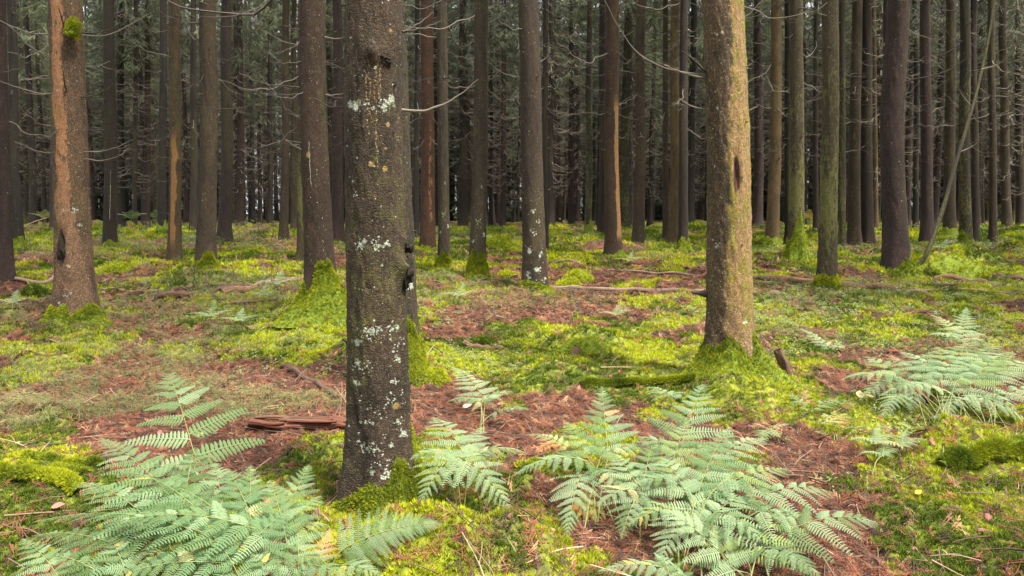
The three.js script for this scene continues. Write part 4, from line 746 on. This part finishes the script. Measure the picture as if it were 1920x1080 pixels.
for (const [label, x, y, tone] of [['bright yellow fern clump far back right of the large yellow tan trunk', 1398, 430, 'yellow'], ['fern clump far back behind the resin streaked trunk', 245, 432, 'c'], ['yellow fern clump far back near the left edge', 85, 432, 'pale'], ['fern clump far back at the third of the dark trunks', 292, 428, 'c'], ['yellow green fern clump far back left of the olive trunk', 1518, 436, 'yellow']]) {
  const p = foot(x, y), d = -p.z, k = FOCAL / d; fern(label, x, y, [0, 1, 2, 3, 4].map((i) => [x, y - 0.45 * k, d, x + (i - 2) * 0.3 * k, y - (0.75 - 0.08 * Math.abs(i - 2)) * k, d - 0.3, 0.25, { tone, arch: 0.2, thin: 0.006 }]), 970 + x);
}
console.log('ferns');

// ------------------------------------------------------------------ fallen wood
const WOOD = (() => { const N = 256, c = new Uint8Array(N * N * 4); for (let y = 0; y < N; y++) for (let x = 0; x < N; x++) { const n = fbm(x * 0.18, y * 0.03, 4), f = noise(x * 0.9, y * 0.12), o = (y * N + x) * 4; c[o] = 122 + 60 * n + 22 * f; c[o + 1] = 102 + 52 * n + 18 * f; c[o + 2] = 88 + 44 * n + 16 * f; c[o + 3] = 255; } const t = texture(N, N, c, true); return (color) => new THREE.MeshStandardMaterial({ map: t, bumpMap: t, bumpScale: 0.006, color, roughness: 0.9, name: 'fallen_wood' }); })();
const wood = { grey: WOOD(lin(1, 1, 1)), brown: WOOD(lin(0.75, 0.6, 0.5)), red: WOOD(lin(0.72, 0.4, 0.33)), dark: WOOD(lin(0.45, 0.38, 0.34)), pale: WOOD(lin(1.5, 1.3, 1.1)) };
function lying(points, r, lift = 0.6) { return points.map(([x, y, up = 0]) => { const p = foot(x, y); p.y = ground(p.x, p.z) + r * lift + up; return p; }); }
function log(name, label, category, points, r, m, { taper = 0.3, relief = 0.4, twigs = 0, seed = 1, moss = 0, flat = 1, twigLen = 0.4, group } = {}) {
  const pts = lying(points, r), o = V().copy(pts[0]), root = thing(name, label, category, o, group), rr = rngOf(seed * 97 + 3), dense = [], c0 = new THREE.CatmullRomCurve3(pts.map((p) => p.clone().sub(o)));
  for (let i = 0; i <= 12; i++) { const p = c0.getPointAt(i / 12), g = ground(p.x + o.x, p.z + o.z) - o.y; p.y = Math.max(p.y, g + r * 0.3) + r * 0.5 * noise(i * 0.9, seed); dense.push(p); }
  const c = new THREE.CatmullRomCurve3(dense), body = mesh(category === 'sapling' ? 'stem' : 'wood', tube(c, (t) => r * (1 - taper * t), 9, 40, relief, seed, true), m, root); if (flat !== 1) body.scale.y = flat;
  for (let i = 0; i < twigs; i++) { const t = rr(), p = c.getPointAt(t), k = mesh('twig', BRANCHES[Math.floor(rr() * 12)], BRANCHMAT[rr() < 0.6 ? 1 : 0], root), l = twigLen * (0.3 + 0.7 * rr()); k.position.copy(p); k.rotation.set(0, rr() * 6.28, 0); k.rotateZ(0.05 + rr() * rr() * 1.1); k.scale.set(l, l * 1.3, l * 1.3); }
  if (moss) {
    const spots = []; for (let i = 0; i < moss; i++) { const t = rr(), p = c.getPointAt(t), T = c.getTangentAt(t), S = V(-T.z, 0, T.x).normalize(), a = (rr() - 0.5) * 2.9, n = V(0, Math.cos(a), 0).addScaledVector(S, Math.sin(a)), q = r * (1 - taper * t); spots.push([p.addScaledVector(n, q * 0.95), n, 0.013 * (0.7 + 0.7 * rr()), 0.25 * noise(t * 6, seed)]); }
    scatter(root, 'moss_shoots', TUFT, MOSSMAT, spots, rr, mossColor);
  }
  return root;
}
const rotten = log('rotten_log', 'split rotten red log lying behind the foremost trunk', 'log', [[468, 806], [540, 806], [610, 804], [690, 802]], 0.042, wood.red, { taper: 0.15, relief: 1.4, seed: 2, flat: 0.7 });
{ // its wood has split into long splinters
  const r = rngOf(55), end = foot(690, 802).sub(rotten.position), dir = V(end.x, 0, end.z).normalize(), L = Math.hypot(end.x, end.z);
  for (let i = 0; i < 13; i++) { const a = r() * 0.75 * L, l = (0.15 + 0.3 * r()) * L, h = 0.012 + 0.04 * r(), o = (r() - 0.35) * 0.075, p = (t, y) => V(dir.x * t - dir.z * o, y, dir.z * t + dir.x * o); mesh('splinter', tube([p(a, h), p(a + l * 0.5, h + 0.012 * (r() - 0.3)), p(a + l, h + 0.012 * (r() - 0.5))], (t) => 0.013 * (0.5 + 0.5 * Math.sin(Math.PI * (0.15 + 0.8 * t))), 4, 10, 0.5, i, true), [wood.red, wood.dark, wood.brown][i % 3], rotten); }
}
log('fallen_log', 'fallen brown log with twigs, lying from the brushwood to the moss cone', 'log', [[415, 552], [500, 540], [570, 528], [665, 518]], 0.06, wood.brown, { taper: 0.2, twigs: 14, seed: 3, twigLen: 0.7 });
log('fallen_branch', 'dark fallen branch at the left end of the brushwood pile', 'branch', [[280, 562], [350, 558], [440, 546]], 0.045, wood.dark, { twigs: 14, seed: 4, twigLen: 0.6 });
log('fallen_branch', 'dark twiggy branch crossing behind the brushwood pile', 'branch', [[330, 545], [420, 538], [520, 545]], 0.03, wood.dark, { seed: 41, twigs: 18, twigLen: 0.7 });
log('fallen_branch', 'thin branch lying in front of the brushwood log', 'branch', [[430, 570], [500, 566], [560, 548]], 0.018, wood.brown, { seed: 42, twigs: 12, twigLen: 0.5 });
log('fallen_branch', 'dead branch on the moss left of the brushwood pile', 'branch', [[190, 545], [250, 548], [300, 546]], 0.02, wood.grey, { seed: 43, twigs: 8, twigLen: 0.5 });
log('fallen_log', 'long thin log lying straight across the litter right of the middle trunk', 'log', [[1030, 545], [1170, 547], [1320, 550]], 0.035, wood.grey, { seed: 5, taper: 0.1, twigs: 5, twigLen: 0.3 });
log('fallen_log', 'long brown log passing behind the slim olive trunk', 'log', [[1395, 526], [1500, 534], [1600, 540], [1690, 548]], 0.055, wood.brown, { seed: 6, taper: 0.2, twigs: 6 });
log('fallen_branch', 'thin bare branch across the litter left of the large trunk, far side', 'branch', [[1030, 502], [1130, 508], [1300, 518]], 0.028, wood.grey, { seed: 7, twigs: 6 });
log('fallen_branch', 'dark branch stump pointing away left of the foremost trunk', 'branch', [[530, 692], [575, 715], [632, 752]], 0.03, wood.dark, { seed: 8, relief: 0.8 });
log('fallen_branch', 'thin curved stick in front of the peeled trunk mossy feet', 'branch', [[15, 678], [90, 668], [182, 676]], 0.01, wood.brown, { seed: 9 });
log('fallen_log', 'short brown log in the bright moss left of the mossy stump', 'log', [[868, 650], [905, 655], [942, 660]], 0.032, wood.brown, { seed: 10 });
log('mossy_log', 'lower moss covered log at the left beside the corner fern', 'log', [[5, 893], [70, 905], [145, 925]], 0.034, mossSkin, { seed: 11, moss: 1300, taper: 0 });
log('mossy_log', 'upper moss covered log at the left beside the corner fern', 'log', [[48, 866], [110, 876], [190, 888]], 0.03, mossSkin, { seed: 12, moss: 1200, taper: 0 });
log('mossy_log', 'middle moss covered log at the left beside the corner fern', 'log', [[40, 882], [100, 890], [160, 900]], 0.026, mossSkin, { seed: 13, moss: 1000, taper: 0 });
log('mossy_log', 'thick moss covered log at the right edge under the ferns', 'log', [[1770, 880, -0.05], [1830, 862, -0.03], [1950, 846, -0.01]], 0.05, mossSkin, { seed: 14, moss: 2600, taper: -0.5, relief: 0.9 });
log('mossy_log', 'moss covered log lying left of the large trunk foot', 'log', [[1090, 726], [1180, 724], [1300, 722]], 0.03, mossSkin, { seed: 15, moss: 2600, taper: 0.3, relief: 0.9 });
log('fallen_log', 'grey log in the moss at the right beyond the thick dark trunk', 'log', [[1755, 526], [1820, 532], [1885, 540]], 0.05, wood.brown, { seed: 16 });
log('fallen_log', 'dark log end at the right edge beyond the ferns', 'log', [[1862, 522], [1900, 526], [1960, 530]], 0.055, wood.dark, { seed: 17 });
log('fallen_branch', 'forked grey branch by the thick dark trunk root', 'branch', [[1690, 537], [1725, 548], [1752, 560]], 0.03, wood.grey, { seed: 18, twigs: 4 });
log('fallen_branch', 'thin reddish branch just left of the large yellow tan trunk', 'branch', [[1278, 502], [1320, 512]], 0.03, wood.red, { seed: 19 });
log('fallen_branch', 'low branch right of the large trunk behind the short grass', 'branch', [[1395, 554], [1460, 556]], 0.04, wood.grey, { seed: 20 });
log('fallen_branch', 'dark stick by the fern tip left of the large trunk foot', 'branch', [[1262, 720], [1320, 706, 0.05]], 0.013, wood.dark, { seed: 21 });
log('fallen_branch', 'thin twiggy branch on the ground at the far right', 'branch', [[1700, 548], [1800, 545], [1925, 552]], 0.02, wood.grey, { seed: 22, twigs: 14, twigLen: 0.7 });
log('fallen_branch', 'low twiggy branch in front of the far left dark trunk', 'branch', [[20, 528], [80, 532], [130, 530]], 0.03, wood.grey, { seed: 23 });
log('fallen_branch', 'curved dead branch round the foot of the peeled streak trunk', 'branch', [[315, 512], [340, 507], [362, 500]], 0.04, wood.dark, { seed: 24, twigs: 6, twigLen: 0.5 });
log('fallen_branch', 'far fallen branch beyond the dark trunk right of the moss collar', 'branch', [[440, 462], [490, 458], [530, 455]], 0.04, wood.dark, { seed: 25, twigs: 12, twigLen: 1 });
log('fallen_branch', 'brushwood in the litter below the long thin log', 'branch', [[1080, 566], [1120, 560], [1160, 563]], 0.02, wood.brown, { seed: 26, twigs: 22, twigLen: 0.5 });
log('fallen_branch', 'brushwood in front of the foot of the slender grey trunk', 'branch', [[800, 600], [860, 606], [920, 598]], 0.012, wood.brown, { seed: 27, twigs: 12, twigLen: 0.4 });
log('fallen_branch', 'pale bare twig in the lower right moss', 'branch', [[1650, 1075], [1690, 1060], [1710, 1040]], 0.006, wood.pale, { seed: 28 });
log('fallen_branch', 'pale thin stick in the litter right of the lower right ferns', 'branch', [[1598, 925], [1640, 945], [1665, 958]], 0.005, wood.pale, { seed: 29 });
log('fallen_branch', 'reddish stick below the yellow fern tuft', 'branch', [[1515, 858], [1560, 850], [1588, 838]], 0.006, wood.pale, { seed: 30 });
log('fallen_branch', 'short reddish stick at the foot of the red trunk moss cone', 'branch', [[640, 630], [665, 634]], 0.02, wood.red, { seed: 31 });
{ // a broken root stump, a leaning sapling
  const p = foot(1472, 712); p.y = ground(p.x, p.z); const o = thing('broken_stump', 'small broken stump leaning in the moss beside the large trunk', 'stump', p);
  mesh('wood', tube([V(0.05, -0.05, 0.04), V(0, 0.08, 0), V(-0.055, 0.2, -0.03)], (t) => 0.042 * (1 - 0.5 * t), 14, 24, 1.5, 4, true), wood.dark, o);
  const q = foot(1718, 505), d = -q.z; q.y = ground(q.x, q.z) - 0.05; const s = thing('leaning_sapling', 'bare curved sapling leaning to the right beside the thick dark trunk', 'sapling', q), L = (x, y, dd) => at(x, y, dd).sub(q);
  const c = [V(0, 0, 0), L(1740, 470, d), L(1762, 410, d + 0.2), L(1785, 330, d + 0.5), L(1812, 240, d + 0.9), L(1832, 170, d + 1.2), L(1852, 80, d + 1.5), L(1868, -20, d + 1.8)];
  mesh('stem', tube(c, (t) => 0.038 * (1 - 0.55 * t), 10, 44, 0.3, 7), barkMat('mossdark'), s);
  for (const [x, y, x2, y2] of [[1800, 285, 1850, 250], [1822, 200, 1790, 150], [1840, 130, 1900, 100]]) mesh('branch', tube([L(x, y, d + 0.8), L((x + x2) / 2, (y + y2) / 2 + 6, d + 0.8), L(x2, y2, d + 0.6)], (t) => 0.012 * (1 - 0.8 * t), 5, 8), BRANCHMAT[0], s);
}
// moss cushions grown over stumps and stones
for (const [label, x, y, rx, ry, hollow, tone] of [['round moss cushion right of the middle trunk', 1085, 527, 0.2, 0.16, 0, 0.3], ['lower moss cushion in front of the round one', 1068, 538, 0.18, 0.12, 0, 0.35], ['round moss cushion left of the middle trunk', 952, 522, 0.17, 0.12, 0, 0.25], ['dark green moss ball left of the mossy stump', 905, 645, 0.085, 0.07, 0, -0.25], ['mossy stump with a dark hollow in the bright moss', 1098, 662, 0.2, 0.15, 1, 0.1], ['bright moss hump left of the moss collared trunk', 222, 514, 0.3, 0.2, 0, 0.25], ['moss hump at the right beyond the thick dark trunk', 1785, 514, 0.5, 0.25, 0, 0.15], ['moss hump far back right of the middle trunk', 938, 462, 0.3, 0.2, 0, 0.1], ['moss hump by the roots of the mossy trunk behind the foremost one', 812, 722, 0.13, 0.12, 0, 0.35], ['small moss lump at the far left by the peeled trunk', 62, 552, 0.14, 0.12, 0, -0.3]]) {
  const p = foot(x, y); p.y = ground(p.x, p.z) - 0.02; const o = thing('moss_cushion', label, 'moss', p), k = new THREE.IcosahedronGeometry(1, 12), a = k.attributes.position, r = rngOf(x), spots = [];
  for (let i = 0; i < a.count; i++) { const v = V(a.getX(i), a.getY(i), a.getZ(i)), s = 1 + 0.22 * noise(v.x * 2.2 + x, v.z * 2.2 + v.y * 2) + 0.07 * noise(v.x * 7, v.z * 7 + v.y * 5); a.setXYZ(i, v.x * s * rx, Math.max(-0.08, v.y * s * ry), v.z * s * rx * 0.9); }
  k.computeVertexNormals(); mesh('moss_mat', k, mossSkin, o); const n = k.attributes.normal;
  for (let i = 0; i < (rx > 0.25 ? 900 : 700); i++) { const q = Math.floor(r() * a.count); if (a.getY(q) < 0.01) continue; spots.push([V(a.getX(q), a.getY(q), a.getZ(q)), V(n.getX(q), n.getY(q), n.getZ(q)), 0.016 * Math.max(1, -p.z / 7) * (0.7 + 0.6 * r()), tone]); }
  scatter(o, 'moss_shoots', TUFT, MOSSMAT, spots, r, mossColor);
  if (hollow) { const w = mesh('rotten_wood', tube([V(-0.13, -0.06, 0.13), V(-0.1, 0.03, 0.14), V(-0.07, 0.09, 0.1)], (t) => 0.055 * (1 - 0.4 * t), 9, 8, 0.8, 5, true), wood.dark, o); w.userData.label = 'dark rotten wood of the stump'; }
}
{ // single fallen leaves that catch the eye
  const g = (() => { const pos = [], idx = []; for (let i = 0; i <= 8; i++) { const t = i / 8, w = 0.32 * Math.sin(Math.PI * Math.pow(t, 0.8)), y = 0.25 * (t - 0.5) ** 2; pos.push(t - 0.5, y + w * 0.35, -w, t - 0.5, y, 0, t - 0.5, y + w * 0.3, w); } for (let i = 0; i < 8; i++) for (let j = 0; j < 2; j++) { const a = i * 3 + j; idx.push(a, a + 1, a + 3, a + 3, a + 1, a + 4); } return geo(pos, idx); })();
  for (const [label, x, y, s, c, a] of [['white dead leaf in the litter below the small pale fern', 876, 768, 0.07, [0.6, 0.58, 0.55], 0.4], ['cream leaf between the pinkish fern and the wide pale fern', 1612, 746, 0.08, [0.6, 0.5, 0.28], 1.2], ['pale yellow leaf beside the cream one', 1632, 750, 0.06, [0.62, 0.52, 0.3], 2.4], ['pale yellow leaf in the red litter right of the tall fern', 377, 822, 0.045, [0.55, 0.48, 0.2], 0.8], ['pink leaf in the litter behind the tall fern', 300, 818, 0.045, [0.5, 0.16, 0.16], 1.9], ['cream bark flake at the left below the moss logs', 110, 958, 0.06, [0.4, 0.2, 0.15], 0.2], ['orange leaf under the upright fern tips', 508, 952, 0.06, [0.55, 0.25, 0.05], 1], ['yellow leaf in the lower right moss', 1722, 932, 0.04, [0.6, 0.5, 0.05], 0.5]]) {
    const p = foot(x, y), m = mesh('fallen_leaf', g, leafy(lin(...c), 0.2), scene); tag(m, label, 'leaf'); m.position.set(p.x, ground(p.x, p.z) + 0.022, p.z); m.rotation.set(0.3, a, 0.15); m.scale.setScalar(s);
  }
}
console.log('wood');

// ------------------------------------------------------------------ what covers the floor
{
  const r = rngOf(31337), up = V(0, 1, 0), nOf = (x, z) => { const e = 0.03, h = ground(x, z); return V(h - ground(x + e, z), e, h - ground(x, z + e)).normalize(); };
  const clear = (x, z) => trees.every((t) => t.d > 20 || (x - t.p.x) ** 2 + (z - t.p.z) ** 2 > (t.r * 1.02) ** 2);
  const spread = (n, d1, accept, d0 = 1.7) => { const out = []; for (let i = 0; i < n; i++) { const d = d0 * (d1 / d0) ** r(), a = (r() - 0.5) * (d < 10 ? 2.5 : 1.7), x = d * a, z = -d; if (!clear(x, z)) continue; const c = cover(x, z), v = accept(c, x, z, d); if (v) out.push([V(x, ground(x, z), z), v.flat ? nOf(x, z) : nOf(x, z).lerp(up, 0.5).normalize(), v.s, v.t ?? 0]); } return out; };
  const moss = spread(340000, 30, ([m, g, t], x, z, d) => r() < m * m * (1 - 0.5 * g) + 0.05 && { s: (0.011 + 0.009 * r()) * Math.max(1, d / 4.6), t: t * 1.4 - 0.06 });
  tag(scatter(scene, 'moss_carpet', TUFT, MOSSMAT, moss, r, mossColor), 'yellow green moss growing in patches over the forest floor', 'moss', undefined, 'stuff');
  const needle = (() => { const q = rngOf(12), pos = []; for (let i = 0; i < 6; i++) { const a = q() * 3.14, x = (q() - 0.5) * 0.9, z = (q() - 0.5) * 0.9, l = 0.35 + 0.5 * q(), w = 0.042, y = 0.05 + 0.3 * q(), y2 = 0.05 + 0.3 * q(), c = Math.cos(a), s = Math.sin(a); pos.push(x - c * l - s * w, y, z - s * l + c * w, x - c * l + s * w, y, z - s * l - c * w, x + c * l, y2, z + s * l); } return geo(pos); })();
  const NEED = new THREE.MeshStandardMaterial({ roughness: 0.9, side: THREE.DoubleSide, name: 'needle_litter' }), litter = spread(480000, 16, ([m, g], x, z, d) => r() < (1 - m) * (1 - m) * 0.92 + 0.05 && { s: (0.03 + 0.035 * r()) * Math.max(1, d / 6), flat: true });
  tag(scatter(scene, 'needle_litter', needle, NEED, litter, r, (q, t, c) => { const k = 0.5 + 0.9 * q(), p = q(); return p < 0.12 ? c.setRGB(0.27 * k, 0.15 * k, 0.085 * k) : p < 0.46 ? c.setRGB(0.05 * k, 0.028 * k, 0.02 * k) : c.setRGB(0.165 * k, 0.056 * k, 0.03 * k); }), 'reddish brown spruce needle litter between the moss', 'litter', undefined, 'stuff');
  const blade = (() => { const q = rngOf(19), pos = []; for (let i = 0; i < 9; i++) { const a = q() * 6.283, x = (q() - 0.5) * 0.5, z = (q() - 0.5) * 0.5, l = 0.6 + 0.6 * q(), b = 0.25 + 0.7 * q(), c = Math.cos(a), s = Math.sin(a), w = 0.016; const mx = x + c * b * 0.3, mz = z + s * b * 0.3, my = l * 0.6, tx = x + c * b, tz = z + s * b, ty = l * (0.95 - 0.4 * b); pos.push(x - s * w, 0, z + c * w, x + s * w, 0, z - c * w, mx, my, mz, mx - s * w, my, mz + c * w, mx + s * w, my, mz - c * w, tx, ty, tz); } return geo(pos); })();
  const grass = spread(120000, 26, ([m, g], x, z, d) => r() < g * 0.8 && d > 3.2 && { s: (0.07 + 0.07 * r()) * Math.max(0.8, d / 10) });
  tag(scatter(scene, 'forest_grass', blade, leafy(lin(1, 1, 1), 0.3), grass, r, (q, t, c) => { const k = 0.6 + 0.6 * q(); return q() < 0.3 ? c.setRGB(0.36 * k, 0.3 * k, 0.14 * k) : c.setRGB(0.2 * k, 0.25 * k, 0.09 * k); }), 'thin wispy grass growing through the moss', 'grass', undefined, 'stuff');
  const leafset = (() => { const q = rngOf(23), pos = []; for (let i = 0; i < 9; i++) { const a = q() * 6.283, o = 0.15 + 0.75 * q(), y = 0.3 + 0.9 * q(), cx = Math.cos(a) * o, cz = Math.sin(a) * o, b = q() * 6.283, l = 0.2 + 0.12 * q(), w = 0.1, c = Math.cos(b), s = Math.sin(b), ty = (q() - 0.5) * 0.15; pos.push(cx - c * l, y, cz - s * l, cx - s * w, y + 0.03, cz + c * w, cx + s * w, y + 0.03, cz - c * w, cx - s * w, y + 0.03, cz + c * w, cx + c * l, y + ty, cz + s * l, cx + s * w, y + 0.03, cz - c * w); } return geo(pos); })();
  const HERBS = [blob(500, 620, 0.9, 1), blob(1460, 615, 0.7, 1), blob(1560, 575, 0.8, 1), blob(1620, 570, 1, 1), blob(840, 600, 0.7, 1), blob(890, 680, 0.5, 1), blob(1380, 590, 1.2, 1), blob(1750, 560, 1.3, 1), blob(1880, 600, 1.1, 1), blob(1650, 820, 0.35, 0.8), blob(430, 720, 0.3, 0.6), blob(640, 700, 0.3, 0.6), blob(1000, 450, 2.4, 0.7), blob(1880, 470, 2.4, 0.8), blob(250, 470, 2, 0.5)];
  const herbs = spread(90000, 28, (c, x, z, d) => r() < near(HERBS, x, z) * 0.55 * sstep(-0.3, 0.3, noise(x * 4, z * 4)) + (d > 6 ? 0.012 : 0) && { s: (0.035 + 0.03 * r()) * Math.max(0.9, d / 9) });
  tag(scatter(scene, 'small_herbs', leafset, leafy(lin(1, 1, 1), 0.35), herbs, r, (q, t, c) => { const k = 0.7 + 0.5 * q(); return c.setRGB(0.26 * k, 0.32 * k, 0.14 * k); }), 'small pale leaved herbs scattered over the moss', 'herbs', undefined, 'stuff');
  const chip = (() => { const g = new THREE.IcosahedronGeometry(0.5, 1), p = g.attributes.position; for (let i = 0; i < p.count; i++) { const k = 1 + 0.3 * noise(p.getX(i) * 5, p.getZ(i) * 5 + p.getY(i)); p.setXYZ(i, p.getX(i) * k, p.getY(i) * 0.28 * k, p.getZ(i) * 0.45 * k); } g.computeVertexNormals(); return g; })();
  const chips = spread(13000, 18, ([m], x, z, d) => r() < 0.75 - 0.4 * m && { s: (0.025 + 0.05 * r() ** 2) * Math.max(1, d / 9), flat: true });
  tag(scatter(scene, 'bark_chips', chip, new THREE.MeshStandardMaterial({ roughness: 0.85, name: 'bark_chip' }), chips, r, (q, t, c) => { const k = 0.6 + 0.7 * q(), p = q(); return p < 0.5 ? c.setRGB(0.2 * k, 0.085 * k, 0.06 * k) : p < 0.8 ? c.setRGB(0.3 * k, 0.15 * k, 0.11 * k) : p < 0.97 ? c.setRGB(0.1 * k, 0.06 * k, 0.05 * k) : c.setRGB(0.36 * k, 0.28 * k, 0.16 * k); }), 'flakes of bark, cones and pale fallen leaves strewn on the litter', 'litter', undefined, 'stuff');
  const twig = mergeGeometries([tube([V(-0.5, 0.03, 0), V(-0.1, 0.06, 0.05), V(0.5, 0.03, -0.03)], (t) => 0.012 * (1 - 0.6 * t), 4, 6), tube([V(0, 0.05, 0.03), V(0.15, 0.08, 0.12), V(0.28, 0.05, 0.17)], (t) => 0.006 * (1 - 0.5 * t), 3, 3)]);
  const twigs = spread(17000, 26, ([m], x, z, d) => r() < 0.9 - 0.5 * m && { s: (0.1 + 0.3 * r() * r()) * Math.max(1, d / 9), flat: true });
  tag(scatter(scene, 'fallen_twigs', twig, new THREE.MeshStandardMaterial({ roughness: 0.85, name: 'fallen_twig' }), twigs, r, (q, t, c) => { const k = 0.5 + 0.8 * q(); return q() < 0.25 ? c.setRGB(0.4 * k, 0.28 * k, 0.19 * k) : c.setRGB(0.15 * k, 0.1 * k, 0.075 * k); }), 'small dead twigs strewn over the floor', 'twigs', undefined, 'stuff');
  console.log('floor', moss.length, litter.length, grass.length, herbs.length, chips.length, twigs.length);
}

renderer.render(scene, camera);
